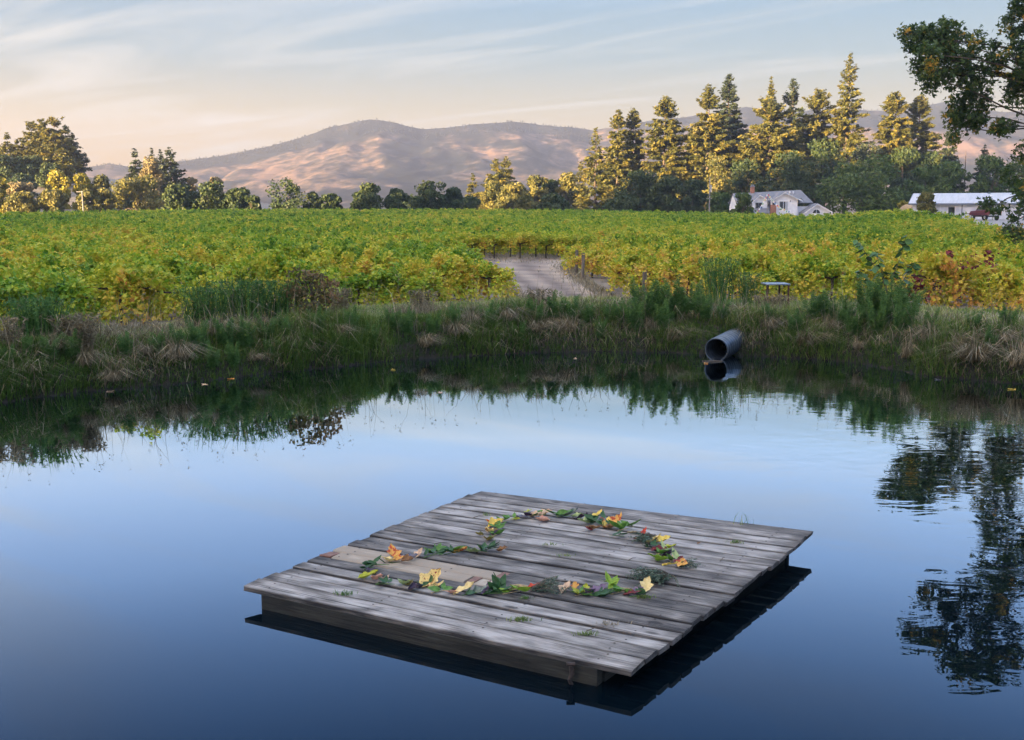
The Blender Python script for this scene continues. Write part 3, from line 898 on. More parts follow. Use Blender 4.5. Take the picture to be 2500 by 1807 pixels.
# the rest of the vineyard: one object that places vines on points
kinds = bpy.data.collections.new('vine_kinds')
lod = []
for k in range(4):
    lod.append(vine_foliage(150 + k, 1000, 0.15, M['vine']))
for k in range(4):
    lod.append(vine_foliage(160 + k, 560, 0.20, M['vine']))
lod.append(vine_foliage(170, 1000, 0.15, M['vine_autumn']))
for k, me in enumerate(lod):
    o = bpy.data.objects.new('vine_kind_%02d' % k, me)
    kinds.objects.link(o)
fp = spots[far_i]
fz = height(fp[:, 0], fp[:, 1])
pm = bpy.data.meshes.new('vineyard')
pm.from_pydata(np.column_stack([fp, fz]).tolist(), [], [])
kid = np.where(fp[:, 1] < 110, RNG.integers(0, 4, len(fp)), RNG.integers(4, 8, len(fp)))
kid = np.where((fp[:, 0] > 8) & (fp[:, 1] < 85) & (RNG.random(len(fp)) < 0.5), 8, kid)
for nm, tp, arr in (('kid', 'INT', kid.astype(np.int32)), ('rot', 'FLOAT', RNG.choice([0, math.pi], len(fp)) + RNG.normal(size=len(fp)) * 0.1), ('siz', 'FLOAT', RNG.uniform(0.8, 1.16, len(fp)))):
    pm.attributes.new(nm, tp, 'POINT').data.foreach_set('value', np.asarray(arr, dtype=np.int32 if tp == 'INT' else np.float32))
vy = obj('vineyard', pm)
tag(vy, 'rows of green and yellow vines filling the field to the trees', 'vineyard', kind='stuff')
ng = bpy.data.node_groups.new('plant_vines', 'GeometryNodeTree')
ng.interface.new_socket('Geometry', in_out='INPUT', socket_type='NodeSocketGeometry')
ng.interface.new_socket('Geometry', in_out='OUTPUT', socket_type='NodeSocketGeometry')
gi, go = ng.nodes.new('NodeGroupInput'), ng.nodes.new('NodeGroupOutput')
iop = ng.nodes.new('GeometryNodeInstanceOnPoints')
ci = ng.nodes.new('GeometryNodeCollectionInfo')
ci.inputs['Collection'].default_value = kinds
ci.inputs['Separate Children'].default_value = True
ci.inputs['Reset Children'].default_value = True
iop.inputs['Pick Instance'].default_value = True
def named(nm, tp):
    q = ng.nodes.new('GeometryNodeInputNamedAttribute'); q.data_type = tp; q.inputs['Name'].default_value = nm
    return q.outputs['Attribute']
cx = ng.nodes.new('ShaderNodeCombineXYZ')
ng.links.new(named('rot', 'FLOAT'), cx.inputs[2])
ng.links.new(gi.outputs[0], iop.inputs['Points'])
ng.links.new(ci.outputs[0], iop.inputs['Instance'])
ng.links.new(named('kid', 'INT'), iop.inputs['Instance Index'])
ng.links.new(cx.outputs[0], iop.inputs['Rotation'])
ng.links.new(named('siz', 'FLOAT'), iop.inputs['Scale'])
ng.links.new(iop.outputs[0], go.inputs[0])
vy.modifiers.new('plant_vines', 'NODES').node_group = ng

# trellis wires and posts in the row at the end of the track
for zc in (0.55, 0.82):
    MB().tube([(-6, 70.02, float(height(-6, 70)) + zc), (0, 70.02, float(height(0, 70)) + zc - 0.02), (6, 70.02, float(height(6, 70)) + zc)], 0.008, 4).build('trellis_wire', m_plain('wire_steel', (0.08, 0.08, 0.085), rough=0.5, metal=0.6))
for o in list(COL.objects):
    if o.name.startswith('trellis_wire'):
        tag(o, 'lower drip wire under the vine row at the end of the track' if o.name == 'trellis_wire' else 'upper trellis wire under the vine row at the end of the track', 'wire', 'trellis wires')
M['post_wood'] = m_plain('post_wood', (0.09, 0.075, 0.06), (0.17, 0.145, 0.12), 8, 0.9, 0.4, stretch=(1, 1, 0.2))
for k, (px, py, hh_, lab) in enumerate([
        (1392, 648, 1.15, 'stout wooden end post at the near corner of the right vine block'),
        (1276, 607, 1.1, 'grey end post second along the track, half hidden by leaves'),
        (1290, 618, 1.1, 'dark end post third along the track, under rusty leaves'),
        (1425, 664, 0.9, 'short dark post beside the red leaves right of the track')]):
    p = at(px, py, 0.47)
    MB().tube([(p[0], p[1], p[2] - 0.1), (p[0] + 0.02, p[1], p[2] + hh_ * 0.5), (p[0] + 0.03, p[1], p[2] + hh_)], [0.075, 0.07, 0.07], 8).build('vine_post', M['post_wood'])
    tag(COL.objects[-1], lab, 'post', 'end posts along the track')
M['pale_stick'] = m_plain('bleached_cane', (0.5, 0.44, 0.35), (0.62, 0.56, 0.46), 6, 0.8)
for k, (px, py, lab) in enumerate([(1376, 660, 'pale leaning stake at the foot of the near end post'), (1274, 612, 'pale leaning stake farthest along the track'), (1390, 680, 'pale leaning stake nearest the pond')]):
    p = at(px, py, 0.47)
    MB().tube([p, p + np.array([0.32, -0.1, 0.3])], 0.022, 5).build('stake', M['pale_stick'])
    tag(COL.objects[-1], lab, 'stake', 'pale stakes beside the track')

# ------------------------------------------------------------------ grass and plants on the bank
GGR = [(0, (0.025, 0.07, 0.010)), (0.4, (0.09, 0.165, 0.024)), (0.7, (0.21, 0.27, 0.065)), (1, (0.38, 0.36, 0.16))]
M['grass'] = m_leaf('grass_blades', GGR, 0.25, 0.5, 0.55)
M['straw'] = m_leaf('straw', [(0, (0.08, 0.065, 0.035)), (0.5, (0.20, 0.165, 0.095)), (1, (0.46, 0.39, 0.25))], 0.2, 0.6, 0.4)
M['fennel'] = m_leaf('fennel_fronds', [(0, (0.03, 0.085, 0.018)), (0.6, (0.08, 0.18, 0.04)), (1, (0.19, 0.29, 0.06))], 0.25, 0.4, 0.4)


def blades(base, h, w, lean, rng, curl=0.5):
    """arching blades of two segments; lean is a horizontal vector per blade"""
    n = len(base)
    h = np.broadcast_to(h, n)[:, None]; w = np.broadcast_to(w, n)[:, None]
    a = rng.uniform(0, 2 * math.pi, n)
    sd = np.stack([np.cos(a), np.sin(a), a * 0], 1)
    up = np.array([0, 0, 1.0])
    mid = base + up * h * 0.55 + lean * h * 0.3
    tip = base + up * h * (1.0 - curl * np.minimum(1, (lean ** 2).sum(1, keepdims=True))) + lean * h
    V = np.stack([base - sd * w / 2, base + sd * w / 2, mid - sd * w * 0.36, mid + sd * w * 0.36, tip], 1).reshape(-1, 3)
    i = np.arange(n) * 5
    F = [tuple(t) for t in np.stack([i, i + 1, i + 3, i + 2], 1).tolist()] + [tuple(t) for t in np.stack([i + 2, i + 3, i + 4], 1).tolist()]
    return V, F


def bank_points(n, s0, s1, rng, tmax=1.2):
    th = rng.uniform(-tmax, tmax, n)
    s = rng.uniform(s0, s1, n)
    r = shore_r(th) + s
    x = CEN[0] + r * np.sin(th); y = CEN[1] + r * np.cos(th)
    return x, y, th, s


def outward(th):
    return np.stack([-np.sin(th), -np.cos(th), th * 0], 1)       # towards the water


rng = np.random.default_rng(21)
# tall seeding stalks along the bank
n5 = 260
x, y, th, s = bank_points(n5, 0.3, 2.4, rng, 0.95)
B5 = np.column_stack([x, y, height(x, y)])
l5 = rng.normal(size=(n5, 3)) * np.array([0.2, 0.16, 0])
h5 = rng.uniform(0.7, 1.35, n5)
V1, F1 = blades(B5, h5, rng.uniform(0.008, 0.014, n5), l5, rng, 0.2)
hd = rng.integers(0, n5, n5 * 4)
P5 = B5[hd] + np.array([0, 0, 1.0]) * (h5[hd] * rng.uniform(0.78, 1.0, n5 * 4))[:, None] + l5[hd] * (h5[hd] * 0.8)[:, None] + rng.normal(size=(n5 * 4, 3)) * 0.02
V2_, F2_ = leaf_quads(P5, rng.normal(size=P5.shape), rng.uniform(0.03, 0.08, n5 * 4), 0.018, rng)
F1 = F1 + [tuple(int(q) + len(V1) for q in f) for f in F2_]
t1 = np.clip(0.5 + rng.normal(size=len(F1)) * 0.2, 0, 1)
tag(obj('seed_stalks', mesh('seed_stalks', np.concatenate([V1, V2_]), F1, M['straw'], {'tint': ('FACE', t1)})), 'tall thin seeding stalks rising above the bank grass', 'dry grass', kind='stuff')
# steep face of the bank: thick dark grass hanging towards the water
n1 = 85000
x, y, th, s = bank_points(n1, 0.03, 1.9, rng)
clump = fbm(x * 1.3, y * 1.3, 12, 3)
keep = (clump > 0.36) | (rng.random(n1) < 0.75)
x, y, th, s, clump = x[keep], y[keep], th[keep], s[keep], clump[keep]
B1 = np.column_stack([x, y, height(x, y) - 0.02])
big1 = fbm(x * 0.45, y * 0.45, 33, 2)
h1 = rng.uniform(0.16, 0.42, len(x)) * np.clip(0.1 + 2.0 * (clump - 0.28) + 2.2 * (big1 - 0.45), 0.5, 1.35)
l1 = outward(th) * rng.uniform(0.1, 0.8, len(x))[:, None] + rng.normal(size=(len(x), 3)) * np.array([0.35, 0.35, 0])
V1, F1 = blades(B1, h1, rng.uniform(0.010, 0.02, len(x)), l1, rng)
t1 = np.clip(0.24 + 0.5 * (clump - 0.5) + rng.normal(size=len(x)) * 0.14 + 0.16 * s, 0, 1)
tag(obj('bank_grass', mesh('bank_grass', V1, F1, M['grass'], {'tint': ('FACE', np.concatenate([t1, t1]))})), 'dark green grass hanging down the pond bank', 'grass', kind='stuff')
# flat top of the bank: short grey green grass
n2 = 80000
th = rng.uniform(-1.15, 1.0, n2); s = 1.2 + rng.random(n2) * (berm_w(th) + 1.6 - 1.2)
r = shore_r(th) + s
x = CEN[0] + r * np.sin(th); y = CEN[1] + r * np.cos(th)
cl = fbm(x * 0.8, y * 0.8, 14, 3)
B2 = np.column_stack([x, y, height(x, y) - 0.01])
V1, F1 = blades(B2, rng.uniform(0.05, 0.17, n2) * (0.5 + cl), rng.uniform(0.012, 0.022, n2), rng.normal(size=(n2, 3)) * np.array([0.5, 0.5, 0]), rng)
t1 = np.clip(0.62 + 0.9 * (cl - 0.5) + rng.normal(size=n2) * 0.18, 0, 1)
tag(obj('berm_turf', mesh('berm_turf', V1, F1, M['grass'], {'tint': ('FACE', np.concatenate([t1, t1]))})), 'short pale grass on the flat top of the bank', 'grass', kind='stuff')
# dry stalks
n3 = 26000
x, y, th, s = bank_points(n3, 0.05, 3.0, rng)
cl = fbm(x * 0.9 + 40, y * 0.9, 15, 3)
keep = cl > 0.42
x, y, th, s = x[keep], y[keep], th[keep], s[keep]
B3 = np.column_stack([x, y, height(x, y) - 0.02])
k3 = len(x)
l3 = outward(th) * rng.uniform(-0.2, 0.9, k3)[:, None] + rng.normal(size=(k3, 3)) * np.array([0.55, 0.4, 0])
V1, F1 = blades(B3, rng.uniform(0.2, 0.62, k3) * np.where(rng.random(k3) < 0.05, 1.9, 0.85), rng.uniform(0.008, 0.018, k3), l3 * 1.25, rng, 0.8)
t1 = np.clip(0.45 + rng.normal(size=k3) * 0.22, 0, 1)
tag(obj('dry_bank_grass', mesh('dry_bank_grass', V1, F1, M['straw'], {'tint': ('FACE', np.concatenate([t1, t1]))})), 'thin straw coloured stalks among the bank grass', 'dry grass', kind='stuff')


n4 = 9000
tt4 = rng.uniform(30, 80, n4)
xl4, xr4 = np.interp(tt4, [30, 37, 50, 66, 80], [0.6, 0.3, -1.1, -2.2, -4]), np.interp(tt4, [30, 37, 45, 60, 80], [3.6, 3.0, 2.7, 2.6, 5])
x = np.where(rng.random(n4) < 0.5, xl4 + np.abs(rng.normal(size=n4)) * 0.35 - 0.2, xr4 - np.abs(rng.normal(size=n4)) * 0.5 + 0.6)
x = np.where(tt4 > 63, rng.uniform(-6, 6, n4), x)
B4 = np.column_stack([x, tt4, height(x, tt4)])
V1, F1 = blades(B4, rng.uniform(0.06, 0.28, n4), rng.uniform(0.012, 0.024, n4), rng.normal(size=(n4, 3)) * np.array([0.6, 0.6, 0]), rng)
t1 = np.clip(0.55 + rng.normal(size=n4) * 0.2, 0, 1)
tag(obj('verge_grass', mesh('verge_grass', V1, F1, M['straw'], {'tint': ('FACE', np.concatenate([t1, t1]))})), 'dry straw grass along the edges of the dirt track', 'dry grass', kind='stuff')


def tussock_mesh(seed, n=300):
    rng = np.random.default_rng(seed)
    a = rng.uniform(0, 2 * math.pi, n)
    rr = rng.uniform(0, 0.16, n)
    base = np.stack([np.cos(a) * rr, np.sin(a) * rr, rng.uniform(-0.03, 0.05, n)], 1)
    lean = np.stack([np.cos(a), np.sin(a), a * 0], 1) * rng.uniform(0.1, 1.2, n)[:, None] + np.array([rng.normal() * 0.5, -0.5, 0])
    V, F = blades(base, rng.uniform(0.15, 0.8, n), rng.uniform(0.008, 0.016, n), lean, rng, 0.8)
    t = np.clip(0.45 + rng.normal(size=n) * 0.25, 0, 1)
    return mesh('tussock', V, F, M['straw'], {'tint': ('FACE', np.concatenate([t, t]))})


TUS = [tussock_mesh(200 + k) for k in range(8)]
tus_px = [(70, 826, .9), (190, 812, 1.0), (330, 786, .9), (250, 850, .8), (395, 800, 1.0), (560, 800, .8), (650, 770, 1.0), (745, 742, .8), (830, 745, .9), (940, 770, 1.0), (1010, 745, 1.1), (1045, 722, 1.0),
          (1190, 735, 1.2), (1120, 715, 1.1), (1260, 735, 1.0), (1490, 757, 1.2), (1450, 735, .9), (1700, 735, 1.0), (1790, 770, 1.0), (1830, 735, .9), (1900, 775, .8), (2010, 795, 1.1), (2060, 760, 1.1),
          (2120, 775, 1.0), (2160, 800, 1.2), (2220, 760, 1.0), (1880, 715, .9), (2262, 815, 1.3), (120, 775, .8), (480, 745, .9)]
for k, (px, py, sc) in enumerate(tus_px):
    # on the sloping face: find the ground under that pixel
    r_ = ray(px, py)
    for q in np.linspace(14, 34, 600):
        p = np.array([0, 0, CAMZ]) + r_ * q
        if p[2] <= float(height(p[0], p[1])): break
    o = obj('grass_tussock', TUS[k % 8], None, (p[0], p[1], max(0.02, float(height(p[0], p[1])))), random.uniform(-0.5, 0.5))
    sc *= random.uniform(0.6, 1.05)
    o.scale = (sc * random.uniform(0.8, 1.3), sc, sc * random.uniform(0.7, 1.0))
    lab = 'straw coloured grass tussock ' + ('at the left end of the bank' if px < 260 else 'below the left weed clumps' if px < 620 else 'below the reddish shrub' if px < 900 else 'on the bank left of the track' if px < 1130 else
                                           'below the dirt track' if px < 1400 else 'near the pipe' if px < 1720 else 'below the rusty frame' if px < 1850 else 'below the broad leaved shrub' if px < 2030 else 'on the bank at the right')
    if px > 2255: lab = 'big pale tussock standing out in the water at the right edge'
    elif 1480 < px < 1495: lab = 'withered brown tussock left of the corrugated pipe'
    elif 1185 < px < 1195: lab = 'flattened heap of dry brown grass in the middle of the bank'
    tag(o, lab, 'grass tussock', 'dry tussocks on the far bank')


def fennel_mesh(seed, H=1.0, nst=7):
    rng = np.random.default_rng(seed)
    mb = MB()
    Vs, Ts = [], []
    for s in range(nst):
        a = rng.uniform(0, 2 * math.pi)
        h = H * rng.uniform(0.6, 1.05)
        ln = rng.uniform(0.05, 0.30)
        o = np.array([math.cos(a) * 0.08, math.sin(a) * 0.08, 0])
        e = np.array([math.cos(a) * ln, math.sin(a) * ln, h])
        for j in range(18):
            t = 0.2 + 0.8 * j / 17
            c = o * (1 - t) + e * t
            c[:2] += np.array([math.cos(a), math.sin(a)]) * 0.12 * t * t * H
            Lf = 0.22 * H * (1.12 - t) + 0.06
            for m_ in range(9):
                d = unit(np.array([rng.normal(), rng.normal(), rng.normal() * 0.35 + 0.25]))
                st = c + d * Lf * rng.uniform(0, 0.35)
                for f in range(3):
                    d2 = unit(d + rng.normal(size=3) * 0.45)
                    p1 = st + d2 * Lf * rng.uniform(0.4, 0.9)
                    sd = unit(np.cross(d2, rng.normal(size=3))) * 0.006
                    Vs += [st - sd, st + sd, p1]
                    Ts.append(np.clip(0.35 + 0.3 * t + rng.normal() * 0.15, 0, 1))
        mb.tube([o, (o + e) / 2 + np.array([0, 0, 0.02]), e], [0.008, 0.006, 0.003], 3, cap=False)
    n = len(Vs)
    V = np.concatenate([np.array(Vs), np.array(mb.V)])
    F = [(i, i + 1, i + 2) for i in range(0, n, 3)] + [tuple(q + n for q in f) for f in mb.F]
    Ts += [0.75] * len(mb.F)
    return mesh('fennel', V, F, M['fennel'], {'tint': ('FACE', Ts)})


FEN = [fennel_mesh(230 + k, 1.0, 8) for k in range(6)]
fen_px = [(110, 800, .75), (160, 795, .8), (280, 790, .7), (350, 795, .8), (395, 785, .9), (440, 780, 1.0), (500, 770, 1.0), (545, 775, 1.0), (590, 765, .95), (630, 760, .9), (470, 820, .8), (520, 815, .8), (600, 800, .7),
          (700, 745, .7), (780, 740, .7), (900, 742, .7), (960, 742, .65), (1010, 730, .7), (870, 730, .6), (1080, 735, .8), (1130, 710, .6), (1185, 722, 1.0), (1225, 710, 1.0), (1262, 715, 1.0), (1300, 720, .8), (1350, 720, .8), (1380, 722, .9),
          (1420, 712, 1.1), (1455, 706, 1.1), (1490, 708, 1.2), (1530, 706, 1.1), (1410, 735, .9), (1470, 740, .9), (1560, 712, .8), (1600, 712, .6), (1700, 720, .6), (1800, 715, .9), (1835, 712, .8),
          (1870, 725, .8), (1915, 715, 1.15), (1945, 712, 1.2), (1975, 718, 1.2), (2010, 714, 1.0), (1940, 740, .9), (2000, 742, .9), (1890, 748, .8), (2060, 735, .6), (2150, 740, .6), (2230, 735, .7), (1760, 745, .7),
          (20, 815, .6), (60, 790, .6), (2190, 780, .6), (820, 765, .6), (1150, 755, .7), (1330, 750, .7)]
for k, (px, py, sc) in enumerate(fen_px):
    r_ = ray(px, py)
    for q in np.linspace(14, 36, 700):
        p = np.array([0, 0, CAMZ]) + r_ * q
        if p[2] <= float(height(p[0], p[1])): break
    o = obj('fennel', FEN[k % 6], None, (p[0], p[1], float(height(p[0], p[1])) - 0.02), random.uniform(0, 6.28))
    sc *= 0.72 if 1120 < px < 1400 else (0.70 if px < 660 else 0.9)
    o.scale = (sc, sc, sc)
    where_ = ('at the left end of the bank' if px < 200 else 'between the left end and the weed clumps' if px < 410 else 'below the left weed clumps' if px < 650 else 'below the reddish shrub' if px < 850 else
              'on the bank left of the track' if px < 1120 else 'in front of the dirt track' if px < 1345 else 'left of the pipe, below the end post' if px < 1500 else 'just above the pipe' if px < 1650 else
              'below the rusty frame' if px < 1820 else 'below the broad leaved shrub' if px < 2030 else 'at the right end of the bank')
    tag(o, ('tall ' if sc > 0.85 else 'low ') + 'feathery fennel plant ' + where_, 'fennel', 'fennel plants along the bank')


def wire_grow(px, py):
    r_ = ray(px, py)
    for q in np.linspace(14, 60, 1500):
        p = np.array([0, 0, CAMZ]) + r_ * q
        if p[2] <= float(height(p[0], p[1])): break
    return (p[0], p[1], float(height(p[0], p[1])) - 0.01)


# tall reed clump, right of the middle
def reed_clump(loc, H, n, label, mat, seed, spread=0.5, name='reed_clump', cat='reeds', wdt=0.022):
    rng = np.random.default_rng(seed)
    a = rng.uniform(0, 2 * math.pi, n); rr = rng.uniform(0, spread, n)
    base = np.stack([np.cos(a) * rr, np.sin(a) * rr * 0.6, a * 0], 1)
    lean = np.stack([np.cos(a), np.sin(a), a * 0], 1) * rng.uniform(0.02, 0.4, n)[:, None]
    V, F = blades(base, H * rng.uniform(0.45, 1.0, n), rng.uniform(0.6, 1.2, n) * wdt, lean, rng, 0.4)
    # leaflets up the stems
    k = n * 9
    i = rng.integers(0, n, k); t = rng.uniform(0.3, 1.0, k)
    P = base[i] + lean[i] * (H * 0.7 * t ** 2)[:, None] + np.array([0, 0, 1.0]) * (H * 0.75 * t)[:, None]
    Vq, Fq = leaf_quads(P, rng.normal(size=(k, 3)) + np.array([0, 0, .4]), rng.uniform(0.09, 0.2, k), rng.uniform(0.014, 0.03, k), rng)
    m0 = len(V)
    F = F + [tuple(int(q) + m0 for q in f) for f in Fq]
    tnt = np.clip(np.concatenate([0.45 + rng.normal(size=2 * n) * 0.2, 0.4 + rng.normal(size=k) * 0.2]), 0, 1)
    o = obj(name, mesh(name, np.concatenate([V, Vq]), F, mat, {'tint': ('FACE', tnt)}), None, loc)
    return tag(o, label, cat)


reed_clump(wire_grow(1590, 678), 1.7, 90, 'tall thin reed clump rising above the berm left of the rusty frame', M['fennel'], 301, 0.42)
reed_clump(wire_grow(1655, 678), 1.2, 50, 'bluish green weed clump between the reeds and the rusty frame', M['fennel'], 302, 0.28, 'weed_clump', 'weeds')
reed_clump(wire_grow(455, 728), 1.2, 110, 'leaning fern like weed clump at the left of the berm', M['fennel'], 303, 0.5, 'weed_clump', 'weeds', 0.03)
reed_clump(wire_grow(525, 722), 1.35, 150, 'widest dark green weed clump on the left berm, in front of the vines', M['fennel'], 304, 0.7, 'weed_clump', 'weeds', 0.03)
reed_clump(wire_grow(610, 714), 1.25, 110, 'dark weed clump beside the reddish shrub', M['fennel'], 305, 0.5, 'weed_clump', 'weeds', 0.03)
reed_clump(wire_grow(85, 758), 1.15, 160, 'dark fern like weed clump at the left edge before the vines', M['fennel'], 306, 0.55, 'weed_clump', 'weeds', 0.03)
reed_clump(wire_grow(165, 755), 0.7, 70, 'straw coloured stalk clump at the left berm edge', M['straw'], 307, 0.4, 'stalk_clump', 'dry weeds', 0.012)
reed_clump(wire_grow(190, 790), 0.9, 60, 'tall brown stalk clump on the left bank', M['straw'], 308, 0.12, 'stalk_clump', 'dry weeds', 0.012)
reed_clump(wire_grow(755, 706), 0.95, 60, 'blond stalk clump right of the reddish shrub', M['straw'], 309, 0.25, 'stalk_clump', 'dry weeds', 0.012)
reed_clump(wire_grow(15, 775), 0.8, 60, 'straw stalk clump cut by the left edge', M['straw'], 310, 0.3, 'stalk_clump', 'dry weeds', 0.012)
reed_clump(wire_grow(1195, 690), 0.75, 60, 'dry stalk clump in front of the dirt track', M['straw'], 311, 0.35, 'stalk_clump', 'dry weeds', 0.012)
reed_clump(wire_grow(935, 690), 0.7, 50, 'grey stalk clump before the vines left of the middle', M['straw'], 312, 0.3, 'stalk_clump', 'dry weeds', 0.012)
reed_clump(wire_grow(1715, 690), 0.55, 60, 'straw weeds around the legs of the rusty frame', M['straw'], 313, 0.5, 'stalk_clump', 'dry weeds', 0.012)

# reddish shrub
M['redshrub'] = m_leaf('reddish_shrub_leaves', [(0, (0.05, 0.07, 0.02)), (0.5, (0.15, 0.11, 0.045)), (1, (0.30, 0.15, 0.07))], 0.3)
p = wire_grow(690, 712)
broadleaf(p, 1.25, 0.75, 320, M['redshrub'], 'reddish brown shrub at the back of the left berm', cat='shrub', n=1500, size=0.075, airy=0.65, group=None, name='shrub')

# young shrub with big glossy leaves
M['bigleaf'] = m_plain('glossy_leaf', (0.03, 0.09, 0.022), (0.07, 0.17, 0.04), 4, 0.5, spec=0.35)
M['twig'] = m_plain('twig', (0.07, 0.05, 0.035), (0.13, 0.10, 0.07), 10, 0.8)


def leaf_shape(L, W, kind='oval', curl=0.15, fold=0.2, roll=0.0, seed=0, nu_=11, nv_=7):
    """a leaf blade along +X: folded midrib, lobed or plain edge, crumpled surface"""
    rng = np.random.default_rng(seed)
    V = []
    ph, p2 = rng.uniform(0, 6.28), rng.uniform(0, 50)
    bend = rng.normal() * 0.12
    for u in np.linspace(0, 1, nu_):
        for v in np.linspace(-1, 1, nv_):
            if kind == 'oval': w = math.sin(math.pi * min(1, u * 0.98 + 0.01) ** 0.8)
            elif kind == 'lance': w = math.sin(math.pi * u ** 0.75) ** 0.8
            else:
                w = (math.sin(math.pi * min(1, 0.03 + u * 0.97) ** 0.62) ** 0.75) * (0.90 + 0.20 * math.cos(2 * math.pi * 2.2 * u + 0.9 + (0.5 if v > 0 else 0)))
            w = max(w, 0.03) * W / 2
            x = u * L + (0.20 * L * abs(v) * (0.75 - u) if kind == 'lobed' else 0)
            cr_ = (fbm(u * 3.2 + p2, v * 1.4 + p2, seed % 97, 3) - 0.5) * L * (0.26 if kind == 'lobed' else 0.1)
            z = fold * abs(v) * w + curl * L * (u - 0.35) ** 2 * 1.6 + float(cr_)
            yv = v * w + bend * L * (u - 0.5) ** 2
            if roll:
                an = roll * v
                yv = w * math.sin(an) / max(abs(roll), 1e-3) + bend * L * (u - 0.5) ** 2; z += w * (1 - math.cos(an)) / max(abs(roll), 1e-3)
            V.append((x, yv, z))
    F = [(i * nv_ + j, (i + 1) * nv_ + j, (i + 1) * nv_ + j + 1, i * nv_ + j + 1) for i in range(nu_ - 1) for j in range(nv_ - 1)]
    return V, F


lv, lf = leaf_shape(0.21, 0.13, 'oval', 0.2, 0.3, nu_=6, nv_=3)
me_big = mesh('leaf', lv, lf, M['bigleaf'], smooth=True)
p0 = np.array(wire_grow(1972, 676))
sh = empty('broadleaf_shrub', tuple(p0))
tag(sh, 'young shrub with large glossy dark green leaves on the right berm', 'shrub')
sb = MB()
rng = np.random.default_rng(33)
mpp = p0[1] / FPX
stems = [[(0, 0), (-20, 60), (-62, 118), (-85, 148)], [(0, 0), (2, 60), (20, 110), (30, 155)], [(0, 0), (-12, 50), (-28, 95), (-35, 120)], [(0, 0), (18, 40), (40, 80), (55, 96)], [(0, 0), (-28, 40), (-60, 62), (-75, 80)]]
for st in stems:
    dep = rng.uniform(-0.25, 0.25)
    pts = [np.array([q[0] * mpp, dep * i / 3, q[1] * mpp]) for i, q in enumerate(st)]
    sb.tube(pts, [0.016, 0.012, 0.008, 0.005], 5)
    for i in range(22):
        t = rng.uniform(0.35, 1.0) * 2.999
        k = int(t); c = pts[k] * (1 - (t - k)) + pts[k + 1] * (t - k)
        o = obj('leaf', me_big, sh, tuple(c))
        sc = rng.uniform(0.8, 1.4)
        o.scale = (sc, sc, sc)
        o.rotation_euler = (rng.normal() * 0.5, rng.uniform(-0.1, 1.0), rng.uniform(0, 6.28))
sb.build('stem', M['twig'], sh)

# rusty square frame
M['rust'] = m_plain('rusty_iron', (0.035, 0.018, 0.012), (0.09, 0.045, 0.025), 14, 0.8, 0.3)
M['zinc'] = m_plain('grey_blue_zinc', (0.13, 0.17, 0.20), (0.22, 0.27, 0.31), 6, 0.5, metal=0.3)
p = np.array(wire_grow(1716, 678))
fr = empty('rusty_frame', tuple(p))
tag(fr, 'rusty open iron frame with a grey blue top rail on the berm', 'frame')
mp_ = p[1] / FPX
hw_, hh_ = 25 * mp_, 50 * mp_
MB().box(-hw_ - .02, hw_ + .02, -.32, .32, hh_ - .015, hh_ + .02).build('top_rail', M['zinc'], fr, bevel=0.004)
for sx_, sy_ in ((-1, -1), (1, -1), (-1, 1), (1, 1)):
    xx = sx_ * (hw_ - 0.02) * (1 if sy_ < 0 else 0.55) + (0 if sy_ < 0 else 0.02)
    MB().box(xx - .022, xx + .022, sy_ * .29 - .022, sy_ * .29 + .022, -.1, hh_ - .018).build('leg', M['rust'], fr, bevel=0.003)
for zz_ in (0.18,):
    MB().box(-hw_ + .05, hw_ - .05, -.3, -.28, zz_, zz_ + .03).build('cross_bar', M['rust'], fr)
p = np.array(wire_grow(2035, 676))
tag(MB().hexa([(-.24, -.12, 0), (.24, -.12, 0), (.24, .14, 0), (-.24, .14, 0), (-.12, -.06, .1), (.1, -.07, .12), (.14, .07, .09), (-.1, .07, .08)]).build('boulder', m_plain('pale_blue_rock', (0.22, 0.25, 0.28), (0.36, 0.40, 0.43), 9, 0.8), loc=tuple(p), bevel=0.02), 'pale blue grey stone lying in the grass near the broad leaved shrub', 'stone')

# corrugated pipe
M['galv'] = m_plain('galvanised_steel', (0.05, 0.065, 0.085), (0.11, 0.135, 0.165), 5, 0.4, metal=0.6)
pa = at(1586, 797, 0.0); pr_ = 0.262
a0 = np.array([pa[0], pa[1], pr_ - 0.04])
b0 = at(1640, 770, 0.25); b0 = np.array([pa[0] + 1.55, pa[1] + 3.0, pr_ + 0.14])
ax = unit(b0 - a0)
e1 = unit(np.cross(ax, [0, 0, 1.0])); e2 = np.cross(e1, ax)
NL, NA = 96, 40
V, F = [], []
Lp = np.linalg.norm(b0 - a0)
for side in (0, 1):
    for i in range(NL):
        t = i / (NL - 1)
        for k in range(NA):
            an = 2 * math.pi * k / NA
            rr = pr_ - 0.02 * side + (0.017 * math.sin(2 * math.pi * (t * Lp / 0.16) + an * 1.0) if i > 1 else 0.006)
            V.append(a0 + ax * (t * Lp) + (e1 * math.cos(an) + e2 * math.sin(an)) * rr)
for side in (0, 1):
    o_ = side * NL * NA
    for i in range(NL - 1):
        for k in range(NA):
            q = (o_ + i * NA + k, o_ + i * NA + (k + 1) % NA, o_ + (i + 1) * NA + (k + 1) % NA, o_ + (i + 1) * NA + k)
            F.append(q if side == 0 else q[::-1])
F += [(k, NL * NA + k, NL * NA + (k + 1) % NA, (k + 1) % NA) for k in range(NA)]
tag(obj('culvert_pipe', mesh('culvert_pipe', V, F, M['galv'], smooth=True)), 'grey corrugated metal drain pipe jutting from the bank into the pond', 'pipe')
